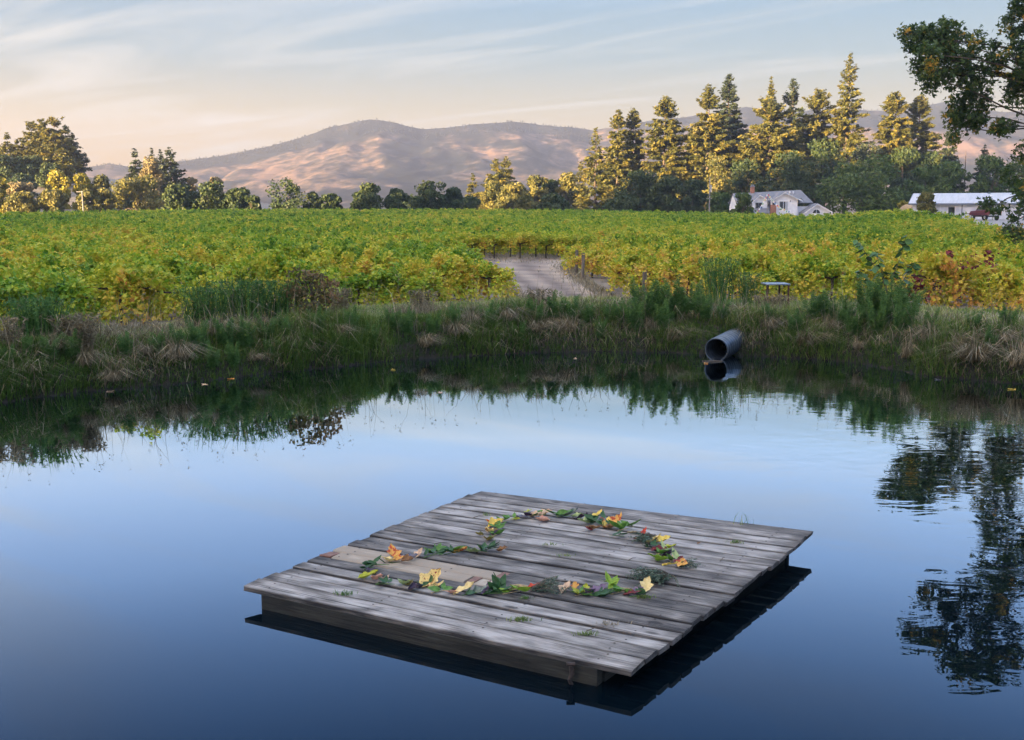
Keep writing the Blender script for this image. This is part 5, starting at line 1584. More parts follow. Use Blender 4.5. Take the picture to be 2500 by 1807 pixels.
M['juniper'] = m_leaf('juniper_needles', [(0, (0.025, 0.055, 0.032)), (0.6, (0.085, 0.135, 0.09)), (1, (0.22, 0.28, 0.21))], 0.1)
SZ = 0.0035                                                   # metres per photograph pixel on the raft
X = [
    # notch and upper left lobe
    (1098, 1167, 'yellow', .17, 'yellow broad leaf with a torn edge at the top left of the heart', dict(ang=20, tilt=18)),
    (1086, 1165, 'orange', .12, 'orange leaf tucked under the yellow broad leaf, upper left lobe', dict(ang=150, tilt=20)),
    (1086, 1182, 'speckled', .17, 'orange speckled leaf just below the yellow broad leaf, upper left lobe', dict(ang=230, tilt=14)),
    (1101, 1184, 'mauve', .12, 'curled mauve leaf beside the orange speckled leaf', dict(roll=1.0, ang=30)),
    (1062, 1187, 'olive', .08, 'small rolled olive leaf left of the speckled leaf', dict(roll=1.2, ang=170)),
    (1084, 1200, 'olive', .15, 'folded olive brown leaf at the notch of the heart', dict(ang=280, tilt=22, roll=.6)),
    (1112, 1222, 'brown', .11, 'curled brown leaf on the inner side of the notch', dict(roll=.9, ang=10)),
    (1047, 1225, 'palegreen', .13, 'pale withered leaf left of the notch, on the pale board edge', dict(roll=.8, ang=195)),
    (1018, 1226, 'orange', .14, 'rusty orange leaf between the pale withered leaf and green sprigs', dict(ang=10, roll=.5)),
    (929, 1233, 'tan', .12, 'pinkish tan leaf on the pale boards, left of the green sprigs', dict(ang=60, tilt=22)),
    (914, 1239, 'grey', .11, 'grey rolled leaf on the pale boards', dict(roll=1.1, ang=20)),
    (899, 1236, 'grey', .10, 'flat greyish leaf behind the large orange leaf', dict(ang=150)),
    (871, 1234, 'orange', .18, 'large curled orange leaf on the near pale board', dict(ang=115, tilt=32, roll=.4)),
    (861, 1246, 'paleyellow', .14, 'pale yellow leaf in front of the large curled orange leaf', dict(ang=215, tilt=15)),
    (884, 1243, 'orange', .12, 'orange brown leaf to the right of the large curled orange leaf', dict(ang=340, roll=.7)),
    (903, 1248, 'brown', .13, 'brown leaf with curled tip, right of the large orange leaf', dict(ang=330, roll=.9)),
    (822, 1268, 'purple', .11, 'dark purple leaf at the left point of the heart', dict(ang=160, roll=.4)),
    (816, 1281, 'yellowgreen', .17, 'lime yellow leaf at the left point of the heart', dict(ang=25, tilt=10, roll=.6, asp=.55)),
    (836, 1287, 'pink', .14, 'pink leaf right of the lime yellow leaf', dict(ang=320, tilt=16)),
    (854, 1287, 'tan', .11, 'reddish tan leaf curling over the pink leaf', dict(ang=300, roll=.8)),
    # near side of the heart
    (893, 1298, 'palegreen', .15, 'pale green folded leaf left of the big speckled leaf', dict(ang=250, tilt=25, roll=.7)),
    (909, 1299, 'olive', .12, 'olive folded leaf paired with the pale green one', dict(ang=300, tilt=20, roll=.7)),
    (920, 1306, 'purple', .12, 'dark purple rolled leaf touching the big speckled leaf', dict(ang=15, roll=1.2)),
    (953, 1295, 'speckled', .24, 'largest yellow leaf with red speckles, on the near side', dict(ang=48, tilt=24, asp=.72, roll=.35)),
    (967, 1302, 'paleyellow', .13, 'narrow yellow leaf under the right edge of the big speckled leaf', dict(ang=20, tilt=8, asp=.45)),
    (1001, 1317, 'pink', .11, 'small pink leaf left of the large pale yellow one', dict(ang=200)),
    (1027, 1315, 'paleyellow', .19, 'large pale yellow leaf folded upright on the near side', dict(ang=28, tilt=20, roll=.75, asp=.55)),
    (1062, 1316, 'greygreen', .19, 'long grey green leaf left of the upright green sprig', dict(ang=30, roll=.9, asp=.42)),
    (1078, 1312, 'mauve', .15, 'curled mauve leaf leaning on the upright green sprig', dict(ang=60, tilt=22, roll=.9, asp=.42)),
    (1182, 1306, 'red', .13, 'bright red leaf next to the straw stalks, near side', dict(ang=10, tilt=10, asp=.6)),
    (1253, 1310, 'tan', .15, 'cream leaf at the right tip of the near juniper sprig', dict(ang=60, tilt=30, asp=.7, roll=.4)),
    (1274, 1303, 'orange', .09, 'small orange red crumpled leaf right of the cream leaf', dict(ang=90, tilt=25)),
    (1279, 1319, 'yellowgreen', .15, 'yellow green leaf lying in front of the small orange leaf', dict(ang=250, tilt=10)),
    (1297, 1309, 'yellowgreen', .10, 'small half yellow leaf left of the mauve pair', dict(ang=80, tilt=30)),
    (1306, 1317, 'mauve', .15, 'purple folded leaf in the near side, left of the lavender leaf', dict(ang=300, roll=.7)),
    (1329, 1315, 'mauve', .15, 'lavender curled leaf left of the bright green sprig', dict(ang=40, tilt=22, roll=.6)),
    (1345, 1322, 'darkgreen', .15, 'dark green leaf under the bright green sprig near the right', dict(ang=20, roll=.6)),
    (1401, 1320, 'darkred', .15, 'dark maroon leaf left of the yellow folded leaf', dict(ang=350, roll=.8, asp=.5)),
    (1414, 1313, 'mauve', .10, 'small mauve leaf behind the dark maroon leaf', dict(ang=30)),
    (1430, 1305, 'paleyellow', .18, 'pointed yellow leaf standing beside the big juniper sprig', dict(ang=75, tilt=38, roll=.7, asp=.6)),
    # right side
    (1484, 1268, 'yellow', .13, 'yellow leaf lying on the big juniper sprig', dict(ang=350, asp=.45, lift=.06)),
    (1511, 1258, 'orange', .13, 'orange red leaf at the outer edge of the big juniper sprig', dict(ang=60, tilt=15, lift=.03)),
    (1503, 1252, 'darkred', .12, 'dark red leaf behind the orange red leaf on the juniper', dict(ang=40, tilt=18, lift=.03)),
    (1452, 1239, 'bright', .14, 'bright green leaf on the right side of the heart, upper of two', dict(ang=170, tilt=6)),
    (1466, 1247, 'bright', .15, 'bright green leaf touching the big juniper sprig', dict(ang=310, tilt=6)),
    (1481, 1234, 'purple', .14, 'nearly black leaf between bright green leaves and pale green blade', dict(ang=20, roll=.8)),
    (1459, 1224, 'darkred', .16, 'dark red leaf under the yellow pair on the right side', dict(ang=330, roll=.5)),
    (1495, 1236, 'palegreen', .16, 'pale green pointed blade standing on the right side', dict(ang=100, tilt=35, kind='lance', asp=.38)),
    (1488, 1243, 'straw', .09, 'small cream blade beside the pale green pointed one', dict(ang=70, tilt=25, kind='lance', asp=.35)),
    (1470, 1225, 'palegreen', .15, 'thin light green curved blade across the dark red leaf', dict(ang=110, tilt=25, kind='lance', asp=.25, lift=.04)),
    (1481, 1219, 'yellowgreen', .14, 'yellow green leaf at the right of the yellow pair', dict(ang=350, roll=.5)),
    (1449, 1207, 'paleyellow', .19, 'pale yellow pointed leaf over the upper juniper sprig', dict(ang=35, tilt=10, asp=.42, roll=.5, lift=.03)),
    (1468, 1207, 'yellow', .15, 'golden leaf just right of the pale yellow pointed one', dict(ang=10, tilt=8, roll=.4, lift=.03)),
    (1425, 1187, 'red', .13, 'bright red leaf standing at the upper juniper sprig', dict(ang=60, tilt=32, roll=.8, asp=.45)),
    (1414, 1196, 'darkred', .09, 'small dark red leaf at the foot of the standing red leaf', dict(ang=0)),
    # top lobe
    (1366, 1161, 'orange', .20, 'large orange brown folded leaf in the upper right of the heart', dict(ang=55, tilt=20, roll=.7, asp=.55)),
    (1344, 1163, 'yellow', .14, 'yellow leaf left of the large orange brown folded leaf', dict(ang=60, tilt=24, asp=.6)),
    (1336, 1160, 'red', .10, 'red leaf behind the yellow leaf in the upper right', dict(ang=120, tilt=22)),
    (1354, 1156, 'orange', .11, 'red orange leaf between two folded yellow leaves, upper right', dict(ang=70, tilt=16)),
    (1352, 1172, 'brown', .15, 'dark brown leaf under the large orange brown one', dict(ang=350, roll=.6)),
    (1316, 1174, 'brown', .15, 'curled brown leaf lying alone inside the heart', dict(ang=340, roll=.9, asp=.5)),
    (1304, 1176, 'darkred', .08, 'small maroon leaf at the left tip of the lone curled brown leaf', dict(ang=180)),
    (1322, 1148, 'yellow', .16, 'yellow folded leaf above the pale green flat leaf', dict(ang=40, tilt=26, roll=.5, asp=.5)),
    (1297, 1160, 'palegreen', .16, 'pale green flat leaf at the top right of the heart', dict(ang=190)),
    (1289, 1150, 'purple', .14, 'dark purple curled leaf left of the yellow folded leaf', dict(ang=25, roll=.9, asp=.5)),
    (1262, 1143, 'greygreen', .18, 'large grey green rolled leaf at the top of the heart', dict(ang=20, roll=1.0, asp=.5)),
    (1278, 1147, 'palegreen', .12, 'light green leaf behind the large grey green rolled leaf', dict(ang=340)),
    (1207, 1142, 'tan', .15, 'tan leaf at the top of the heart, left of the grey green one', dict(ang=15, tilt=10)),
    (1201, 1156, 'pink', .16, 'pinkish brown leaf lying flat at the top of the heart', dict(ang=200)),
    (1186, 1148, 'tan', .15, 'cream tan leaf with a dark stalk at the top of the heart', dict(ang=330)),
    (1169, 1137, 'yellowgreen', .10, 'small yellow green leaf over the dark purple ones, top left', dict(ang=330, tilt=24)),
    (1170, 1147, 'purple', .13, 'dark purple leaf left of the cream tan leaf', dict(ang=300, roll=.8)),
    (1155, 1150, 'grey', .15, 'smooth grey purple rolled leaf at the top left', dict(ang=190, roll=1.1, asp=.5)),
    (1142, 1153, 'yellowgreen', .10, 'yellow green leaf end of the upper left sprig', dict(ang=330, roll=.5)),
]
for px, py, c, sz, lab, kw in X:
    leaf(px, py, c, sz, lab, **kw)
sprig(1120, 1157, 'green', 6, .10, 'green sprig leading from the yellow broad leaf to the top', .10, 25)
sprig(1078, 1220, 'darkgreen', 8, .10, 'dark green sprig at the notch of the heart', .10, 10)
sprig(985, 1226, 'green', 8, .11, 'bright green long sprig along the pale boards', .12, 15)
sprig(956, 1233, 'darkgreen', 4, .11, 'dark green leaves at the left end of the long sprig', .08, 30)
sprig(842, 1254, 'darkgreen', 6, .12, 'dark green sprig beside the pale yellow leaf, left side', .09, 340)
sprig(818, 1262, 'darkgreen', 3, .07, 'tiny dark green sprig above the left point', .05, 20)
sprig(853, 1297, 'darkgreen', 6, .10, 'dark green sprig below the pink leaf', .09, 340)
sprig(976, 1313, 'green', 4, .11, 'green sprig between the big speckled leaf and the pink leaf', .08, 10)
sprig(1107, 1310, 'darkgreen', 9, .14, 'tall dark green sprig, highest on the near side', .06, 80, up=1.1)
sprig(1132, 1316, 'bright', 4, .12, 'bright green sprig at the left end of the straw stalks', .07, 10)
sprig(1351, 1304, 'bright', 6, .14, 'bright green sprig with upright leaves on the near side', .07, 60, up=1.0, asp=.42)
sprig(1386, 1174, 'green', 7, .14, 'green sprig with an upright leaf beside the cream bud', .09, 20, up=1.0, asp=.42)
sprig(1366, 1190, 'darkgreen', 3, .11, 'flat bluish green sprig inside the upper right', .08, 200, asp=.35, up=.2)
sprig(1324, 1158, 'darkgreen', 6, .11, 'dark green leaves under the yellow folded leaf', .08, 20)
sprig(1236, 1143, 'green', 5, .12, 'green sprig between the tan and the grey green leaf', .08, 200)
for px, py, c_, n_, an_, lab in ((1093, 1190, 'green', 4, 250, 'small green sprig under the speckled leaf of the upper left lobe'), (1060, 1223, 'darkgreen', 4, 190, 'dark green sprig left of the notch'),
        (1002, 1228, 'darkgreen', 5, 10, 'dark green sprig beside the rusty orange leaf'), (938, 1300, 'darkgreen', 4, 350, 'dark green sprig behind the big speckled leaf'), (1045, 1318, 'darkgreen', 4, 10, 'dark green sprig behind the long grey green leaf'),
        (1090, 1318, 'darkgreen', 6, 350, 'dark green leaves under the tall dark green sprig'), (1290, 1320, 'green', 4, 10, 'green sprig under the yellow green leaf'), (1318, 1322, 'darkgreen', 4, 350, 'dark green sprig between the mauve pair'),
        (1372, 1316, 'green', 5, 10, 'green sprig under the short straw bundle'), (1415, 1323, 'darkgreen', 4, 0, 'dark green sprig beside the dark maroon leaf'), (1463, 1232, 'green', 5, 290, 'green sprig in the dark red leaf of the right side'),
        (1490, 1246, 'green', 5, 280, 'green sprig under the pale green pointed blade'), (1440, 1215, 'darkgreen', 4, 300, 'dark green sprig under the pale yellow pointed leaf'), (1352, 1168, 'darkgreen', 5, 340, 'dark green sprig among the orange leaves of the upper right'),
        (1305, 1153, 'darkgreen', 5, 350, 'dark green sprig behind the pale green flat leaf'), (1250, 1146, 'darkgreen', 4, 0, 'dark green sprig beside the large grey green rolled leaf'), (1190, 1145, 'green', 4, 10, 'green sprig under the tan leaves at the top'),
        (1097, 1174, 'green', 4, 60, 'green sprig beside the yellow broad leaf')):
    sprig(px, py, c_, n_, .10, lab, .08, an_, up=.35)
for px, py, lab, n_ in ((1148, 1306, 'bundle of straw stalks left of the bright red leaf', 7), (1378, 1310, 'short straw bundle right of the upright green sprig', 5), (1402, 1181, 'cream bud stalks at the end of the upper green sprig', 4)):
    p = deck_at(px, py); b_ = MB()
    for i in range(n_):
        a = 0.1 + random.gauss(0, 0.12); L_2 = 0.075 if n_ > 4 else 0.05
        dd_ = np.array([math.cos(a), math.sin(a), 0]) * L_2; oo = np.array([random.gauss(0, .008), random.gauss(0, .014), 0.008 + i * 0.004])
        b_.tube([tuple(oo - dd_), tuple(oo + np.array([0, 0, 0.006])), tuple(oo + dd_)], [0.004, 0.006, 0.003], 5)
    tag(b_.build('straw_bundle', LM['straw'], loc=tuple(p)), lab, 'straw', HG)
juniper(1205, 1309, 0.30, 0.07, 15, 22, 'narrow juniper sprig beside the bright red leaf')
juniper(1455, 1287, 0.36, 0.16, 215, 62, 'largest juniper sprig at the right side of the heart')
juniper(1522, 1256, 0.24, 0.05, 20, 12, 'thin juniper twig reaching out towards the right plank ends')
juniper(1438, 1201, 0.28, 0.11, 205, 40, 'upper juniper sprig under the standing red leaf')

# moss, grass tufts and crumbs on the deck
def deck_tuft(px, py, n, h, label, mat, spread=0.05, name='moss_tuft', cat='tuft'):
    r = np.random.default_rng(int(px + py))
    p = deck_at(px, py)
    base = np.stack([r.normal(size=n) * spread, r.normal(size=n) * spread * 0.35, np.zeros(n) + 0.003], 1)
    a = r.uniform(0, 6.28, n)
    V, F = blades(base, h * r.uniform(0.5, 1.1, n), 0.006, np.stack([np.cos(a), np.sin(a), a * 0], 1) * r.uniform(0.3, 1.2, n)[:, None], r, 0.6)
    t = np.clip(0.55 + r.normal(size=n) * 0.2, 0, 1)
    o = obj(name, mesh(name, V, F, mat, {'tint': ('FACE', np.concatenate([t, t]))}), None, tuple(p))
    tag(o, label, cat, 'tufts growing on the raft')


deck_tuft(763, 1318, 60, .05, 'dark green sprout between the near planks at the left', M['fennel'], .045)
deck_tuft(1157, 1375, 110, .045, 'bright grass tuft on the near planks in the middle', M['grass'], .045)
deck_tuft(1302, 1407, 70, .04, 'green moss tuft near the front corner', M['grass'], .045)
deck_tuft(1355, 1384, 40, .05, 'twiggy grey tuft above the front corner', M['straw'], .06)
deck_tuft(1646, 1162, 14, .16, 'thin grass sprout on the far right planks', M['grass'], .05)
deck_tuft(1627, 1203, 45, .04, 'small moss tuft near the right plank ends', M['grass'], .04)
deck_tuft(1164, 1327, 40, .035, 'small green sprout below the straw bundle', M['fennel'], .03)
deck_tuft(1427, 1326, 60, .045, 'moss tuft in front of the pointed yellow leaf', M['grass'], .035)
deck_tuft(1218, 1207, 40, .03, 'pale moss line inside the heart', M['grass'], .05)
deck_tuft(1245, 1232, 30, .03, 'pale moss spot in the middle of the heart', M['grass'], .05)
deck_tuft(1076, 1143, 16, .06, 'tiny light green sprout left of the heart top', M['grass'], .02)
leaf(1547, 1205, 'brown', .045, 'tiny brown leaf lying alone on the right planks', roll=.8, group=None)

# ------------------------------------------------------------------ buildings and yard
M['white'] = m_plain('white_paint', (0.62, 0.63, 0.66), (0.74, 0.75, 0.77), 1.5, 0.6)
M['shingle'] = m_plain('grey_shingle', (0.12, 0.125, 0.14), (0.21, 0.21, 0.23), 3.0, 0.85, stretch=(0.5, 3, 3))
M['palegreyroof'] = m_plain('pale_metal_roof', (0.34, 0.36, 0.40), (0.44, 0.46, 0.50), 0.8, 0.5, stretch=(3, 0.4, 1))
M['brick'] = m_plain('red_brick', (0.20, 0.085, 0.06), (0.34, 0.17, 0.12), 5, 0.9)
M['glass'] = m_plain('window_glass', (0.012, 0.015, 0.02), (0.03, 0.035, 0.04), 2, 0.08, spec=0.8)
M['bluegrey'] = m_plain('blue_grey_trim', (0.10, 0.12, 0.15), (0.15, 0.17, 0.20), 3, 0.6)
M['curtain'] = m_plain('pale_curtain', (0.34, 0.36, 0.38), (0.48, 0.5, 0.52), 8, 0.9, stretch=(6, 1, 0.3))
HD = 235.0
hk = 0.112 * HD / FPX
hx0 = (1605.7 - PW / 2) / FPX * HD
hb = float(height(hx0 + 10, HD)) - 0.05
house = empty('house', (hx0, HD, hb))
tag(house, 'white gabled house with grey shingle roof behind the vineyard', 'house')
def U(cx): return cx * hk
def Zc(cy): return CAMZ + (YH - 390.1 - 0.112 * cy) / FPX * HD - hb
MB().box(U(215), U(1660), 1.4, 9.5, -0.5, Zc(600)).build('wall', M['white'], house)
rf = MB()
rf.slab([(U(205), 0.7, Zc(545)), (U(1700), 0.7, Zc(528)), (U(1560), 5.6, Zc(272)), (U(200), 5.6, Zc(345))], 0.14)
rf.slab([(U(1560), 5.62, Zc(272)), (U(1700), 10.4, Zc(528)), (U(205), 10.4, Zc(545)), (U(200), 5.62, Zc(345))], 0.14)
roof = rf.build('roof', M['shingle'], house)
# side triangles under the roof
MB().add([(U(215), 1.4, Zc(600)), (U(215), 9.5, Zc(600)), (U(212), 5.6, Zc(352)), (U(216), 1.4, Zc(600) - .1)], [(0, 1, 2), (0, 2, 3)]).build('gable_end', M['white'], house)
ch = MB().box(U(562), U(634), 5.2, 6.0, Zc(420), Zc(215)).build('chimney', M['brick'], house)
MB().box(U(556), U(640), 5.12, 6.08, Zc(214), Zc(196)).build('chimney_cap', M['shingle'], ch)
MB().box(U(568), U(628), 5.3, 5.9, Zc(195), Zc(170)).build('flue', M['bluegrey'], ch)
for cx in (1310, 1384):
    MB().tube([(U(cx), 4.2, Zc(345)), (U(cx), 4.2, Zc(300))], 0.14, 8).build('roof_vent', M['white'], roof)
MB().slab([(U(1450), 1.6, Zc(490) + .08), (U(1530), 1.6, Zc(490) + .08), (U(1512), 2.6, Zc(437) + .08), (U(1436), 2.6, Zc(437) + .08)], 0.1).build('skylight', M['glass'], roof)


def gable(cxl, cyl, cxp, cyp, cxr, cyr, wl, wr, y0, y1, zb, over=0.5, eave=0.0):
    """a gabled front: wall, two roof slopes and white bargeboards"""
    zl, zp, zr = Zc(cyl), Zc(cyp), Zc(cyr)
    def zroof(u):
        return zl + (zp - zl) * (u - U(cxl)) / (U(cxp) - U(cxl)) if u < U(cxp) else zr + (zp - zr) * (U(cxr) - u) / (U(cxr) - U(cxp))
    P = [(U(wl), zb), (U(wr), zb), (U(wr), zroof(U(wr)) - .12), (U(cxp), zp - .12), (U(wl), zroof(U(wl)) - .12)]
    k = len(P)
    MB().add([(p[0], y0, p[1]) for p in P] + [(p[0], y1, p[1]) for p in P], [tuple(range(k)), tuple(range(2 * k - 1, k - 1, -1))] + [(i, i + k, (i + 1) % k + k, (i + 1) % k) for i in range(k)]).build('wall', M['white'], house)
    r = MB()
    r.slab([(U(cxl), y0 - over, zl), (U(cxp), y0 - over, zp), (U(cxp), y1, zp), (U(cxl), y1, zl)][::-1], 0.1)
    r.slab([(U(cxp), y0 - over, zp), (U(cxr), y0 - over, zr), (U(cxr), y1, zr), (U(cxp), y1, zp)][::-1], 0.1)
    rr = r.build('roof', M['shingle'], house)
    for a, b_ in (((cxl, zl), (cxp, zp)), ((cxp, zp), (cxr, zr))):
        MB().hexa([(U(a[0]), y0 - over - .07, a[1] - .2), (U(b_[0]), y0 - over - .07, b_[1] - .2), (U(b_[0]), y0 - over - .01, b_[1] - .2), (U(a[0]), y0 - over - .01, a[1] - .2),
                   (U(a[0]), y0 - over - .07, a[1] + .03), (U(b_[0]), y0 - over - .07, b_[1] + .03), (U(b_[0]), y0 - over - .01, b_[1] + .03), (U(a[0]), y0 - over - .01, a[1] + .03)]).build('bargeboard', M['white'], rr)


def win(cx0, cx1, cy0, cy1, y, panes=2, curtain=False):
    f = MB()
    t = 0.09
    x0, x1, z0, z1 = U(cx0), U(cx1), Zc(cy1), Zc(cy0)
    f.box(x0, x1, y - .08, y + .02, z1 - t, z1); f.box(x0, x1, y - .08, y + .02, z0, z0 + t)
    f.box(x0, x0 + t, y - .08, y + .02, z0 + t, z1 - t); f.box(x1 - t, x1, y - .08, y + .02, z0 + t, z1 - t)
    fr_ = f.build('window', M['white'] if curtain else M['bluegrey'], house)
    wd = (x1 - x0 - 2 * t) / panes
    for i in range(panes):
        a, b_ = x0 + t + wd * i + .03, x0 + t + wd * (i + 1) - .03
        MB().box(a, b_, y - .045, y - .02, z0 + t, z1 - t).build('pane', M['glass'], fr_)
        if curtain:
            MB().box(a + .01 if i else a + .01, a + wd * .22 if i == 0 else a + wd * .1, y - .056, y - .049, z0 + t + .01, z1 - t - .01).build('curtain', M['curtain'], fr_)
    if curtain:
        MB().box(x0 + wd * 1.55, x1 - t - .05, y - .056, y - .049, z0 + t + .01, z1 - t - .01).build('curtain', M['curtain'], fr_)


gable(835, 495, 1110, 330, 1455, 490, 860, 1375, 0.0, 5.0, -0.4, 0.6)
gable(478, 522, 635, 380, 790, 478, 505, 800, 0.35, 4.6, -0.4, 0.5)
gable(1440, 735, 1700, 552, 1995, 715, 1470, 1960, -2.2, 2.6, -0.4, 0.5)
win(1000, 1188, 500, 680, -0.02, 2, True)
win(880, 952, 512, 594, -0.02, 1)
win(556, 694, 528, 655, 0.33, 2)
# arched window in the low wing
fa, pa_ = MB(), MB()
c_ = (U(1692), Zc(735)); ra = U(72)
an = np.linspace(0, math.pi, 13)
for k in range(12):
    q = [(c_[0] + math.cos(a) * r, c_[1] + math.sin(a) * r) for r in (ra, ra + .12) for a in (an[k], an[k + 1])]
    fa.hexa([(q[0][0], -2.3, q[0][1]), (q[1][0], -2.3, q[1][1]), (q[1][0], -2.19, q[1][1]), (q[0][0], -2.19, q[0][1]), (q[2][0], -2.3, q[2][1]), (q[3][0], -2.3, q[3][1]), (q[3][0], -2.19, q[3][1]), (q[2][0], -2.19, q[2][1])])
fa.box(c_[0] - .03, c_[0] + .03, -2.3, -2.22, c_[1], c_[1] + ra)
w_ = fa.build('window', M['white'], house)
V = [(c_[0], -2.23, c_[1])] + [(c_[0] + math.cos(a) * ra, -2.23, c_[1] + math.sin(a) * ra) for a in an]
V += [(v[0], -2.215, v[2]) for v in V]
MB().add(V, [(0, k, k + 1) for k in range(1, 13)] + [(14, 15 + k, 14 + k) for k in range(1, 13)]).build('pane', M['glass'], w_)
MB().slab([(U(1780), 2.8, Zc(720)), (U(2000), 2.8, Zc(712)), (U(1935), 5.4, Zc(578)), (U(1800), 5.4, Zc(582))], 0.12).build('roof', M['shingle'], house)
MB().box(U(1800), U(1960), 3.1, 5.2, -0.4, Zc(720) - .1).build('wall', M['white'], house)
MB().slab([(U(440), -1.9, Zc(735)), (U(800), -1.9, Zc(728)), (U(800), 0.3, Zc(635)), (U(470), 0.3, Zc(640))], 0.12).build('porch_roof', M['shingle'], house)
MB().box(U(838), U(945), -0.75, -0.05, -0.4, Zc(572)).build('brick_pillar', M['brick'], house)
MB().box(U(1222), U(1240), -0.09, -0.01, Zc(515), Zc(485)).build('wall_lamp', M['bluegrey'], house)

# prayer flags
M['flag_red'] = m_plain('flag_red', (0.5, 0.10, 0.08)); M['flag_white'] = m_plain('flag_white', (0.7, 0.7, 0.7)); M['flag_yellow'] = m_plain('flag_yellow', (0.6, 0.5, 0.15)); M['flag_blue'] = m_plain('flag_blue', (0.15, 0.25, 0.5)); M['flag_green'] = m_plain('flag_green', (0.2, 0.4, 0.2))
FM = [M['flag_white'], M['flag_red'], M['flag_yellow'], M['flag_white'], M['flag_green'], M['flag_white'], M['flag_blue']]
flag_me = [mesh('flag', [(-.14, 0, 0), (.14, 0, 0), (.13, .05, -.34), (-.13, .03, -.34)], [(0, 1, 2, 3)], m_) for m_ in FM]
fpole = MB().tube([(0, 0, -0.4), (0.03, 0, 2.5), (0, 0, Zc(345))], [.06, .05, .03], 6).build('flag_pole', M['post_wood'], None, loc=(hx0 + U(698), HD - 4, hb))
tag(fpole, 'thin pole holding the flag strings before the house', 'pole')
for k, (A_, B__, n_, lab) in enumerate([((700, 352), (478, 730), 11, 'string of small prayer flags falling left of the pole before the house'), ((702, 356), (1010, 655), 12, 'string of small prayer flags falling right of the pole before the house'),
                                       ((1015, 640), (1150, 668), 6, 'short flag string under the big house window'), ((232, 420), (70, 742), 10, 'string of pale flags at the left end of the house')]):
    pA, pB = np.array([U(A_[0]), 0, Zc(A_[1])]), np.array([U(B__[0]), 0, Zc(B__[1])])
    e = empty('flag_string', (hx0, HD - 4.1, hb)); tag(e, lab, 'flags', 'flag strings before the house')
    pts = [pA + (pB - pA) * t - np.array([0, 0, 0.35 * 4 * t * (1 - t)]) for t in np.linspace(0, 1, 9)]
    MB().tube(pts, 0.015, 3).build('cord', M['flag_white'], e)
    for i in range(n_):
        t = (i + 0.5) / n_
        o = obj('flag', flag_me[(i + k) % 7], e, tuple(pA + (pB - pA) * t - np.array([0, 0, 0.35 * 4 * t * (1 - t) + .02])), random.gauss(0, .4))

# long white barn
M['barnwhite'] = m_plain('barn_white', (0.50, 0.53, 0.58), (0.62, 0.65, 0.70), 0.9, 0.7)
bA, bB = np.array([64.8, 175.0]), np.array([76.5, 168.5])
dB_ = unit(bB - bA); ang_b = math.atan2(dB_[1], dB_[0])
bz = float(height(bA[0] + 4, bA[1])) - 0.05
barn = empty('barn', (bA[0], bA[1], bz), ang_b)
tag(barn, 'long low white barn with pale grey roof at the right', 'barn')
ez, rz_ = 2.45, 3.95
wb = MB().box(-3.2, -0.95, 0, 6.4, -0.6, ez)
wb.box(0.0, 13.0, 0, 6.4, -0.6, ez).box(-0.95, 0.0, 1.2, 6.4, -0.6, ez)
wb.add([(-3.2, 0, ez), (-3.2, 6.4, ez), (-3.2, 3.2, rz_ - .15)], [(0, 1, 2)])
wb.build('wall', M['barnwhite'], barn)
r = MB()
r.slab([(-3.7, -0.55, ez - .1), (13.6, -0.55, ez - .1), (13.6, 3.2, rz_), (-3.7, 3.2, rz_)], 0.1)
r.slab([(-3.7, 3.2, rz_), (13.6, 3.2, rz_), (13.6, 6.95, ez - .1), (-3.7, 6.95, ez - .1)], 0.1)
br = r.build('roof', M['palegreyroof'], barn)
MB().box(-3.7, 13.6, -0.62, -0.56, ez - .33, ez - .08).build('eave_board', M['bluegrey'], br)
MB().hexa([(-3.78, -.55, ez - .32), (-3.72, -.55, ez - .32), (-3.72, 3.2, rz_ - .22), (-3.78, 3.2, rz_ - .22), (-3.78, -.55, ez - .05), (-3.72, -.55, ez - .05), (-3.72, 3.2, rz_ + .03), (-3.78, 3.2, rz_ + .03)]).build('bargeboard', M['bluegrey'], br)
MB().box(-0.93, -0.03, 1.12, 1.19, -0.1, 2.0).build('door', M['glass'], barn)
f = MB().box(2.05, 3.0, -.07, .02, 1.75, 1.85).box(2.05, 3.0, -.07, .02, .85, .95).box(2.05, 2.15, -.07, .02, .95, 1.75).box(2.9, 3.0, -.07, .02, .95, 1.75)
wf = f.build('window', M['bluegrey'], barn)
MB().box(2.15, 2.9, -.04, -.01, .95, 1.75).build('pane', M['glass'], wf)
MB().box(3.95, 4.07, -.06, -.003, -.4, ez - .12).build('trim_board', M['bluegrey'], barn)
MB().box(4.1, 7.6, -.05, -.003, .75, .87).build('door_rail', M['bluegrey'], barn)
for k in range(30):
    x_ = -3.0 + k * 0.55
    if -1.2 < x_ < 0.1 or 2.0 < x_ < 3.05 or 3.9 < x_ < 4.1 or x_ > 12.8: continue
    MB().box(x_, x_ + .045, -.025, -.002, -.4, ez - .12 if not 4.05 < x_ < 7.6 else .74).build('batten', M['white'], barn)
shd = empty('shed', (75.5, 160.0, float(height(75.5, 160))), math.radians(-30))
tag(shd, 'pale shed mostly hidden by leaves at the right edge', 'shed')
MB().box(0, 6, 0, 4, -.3, 2.5).build('wall', M['barnwhite'], shd)
MB().slab([(-.3, -.4, 2.55), (6.3, -.4, 2.55), (6.3, 4.4, 3.5), (-.3, 4.4, 3.5)], .1).build('roof', M['palegreyroof'], shd)
MB().box(2, 3.1, -.05, -.01, -.2, 1.9).build('door', M['bluegrey'], shd)

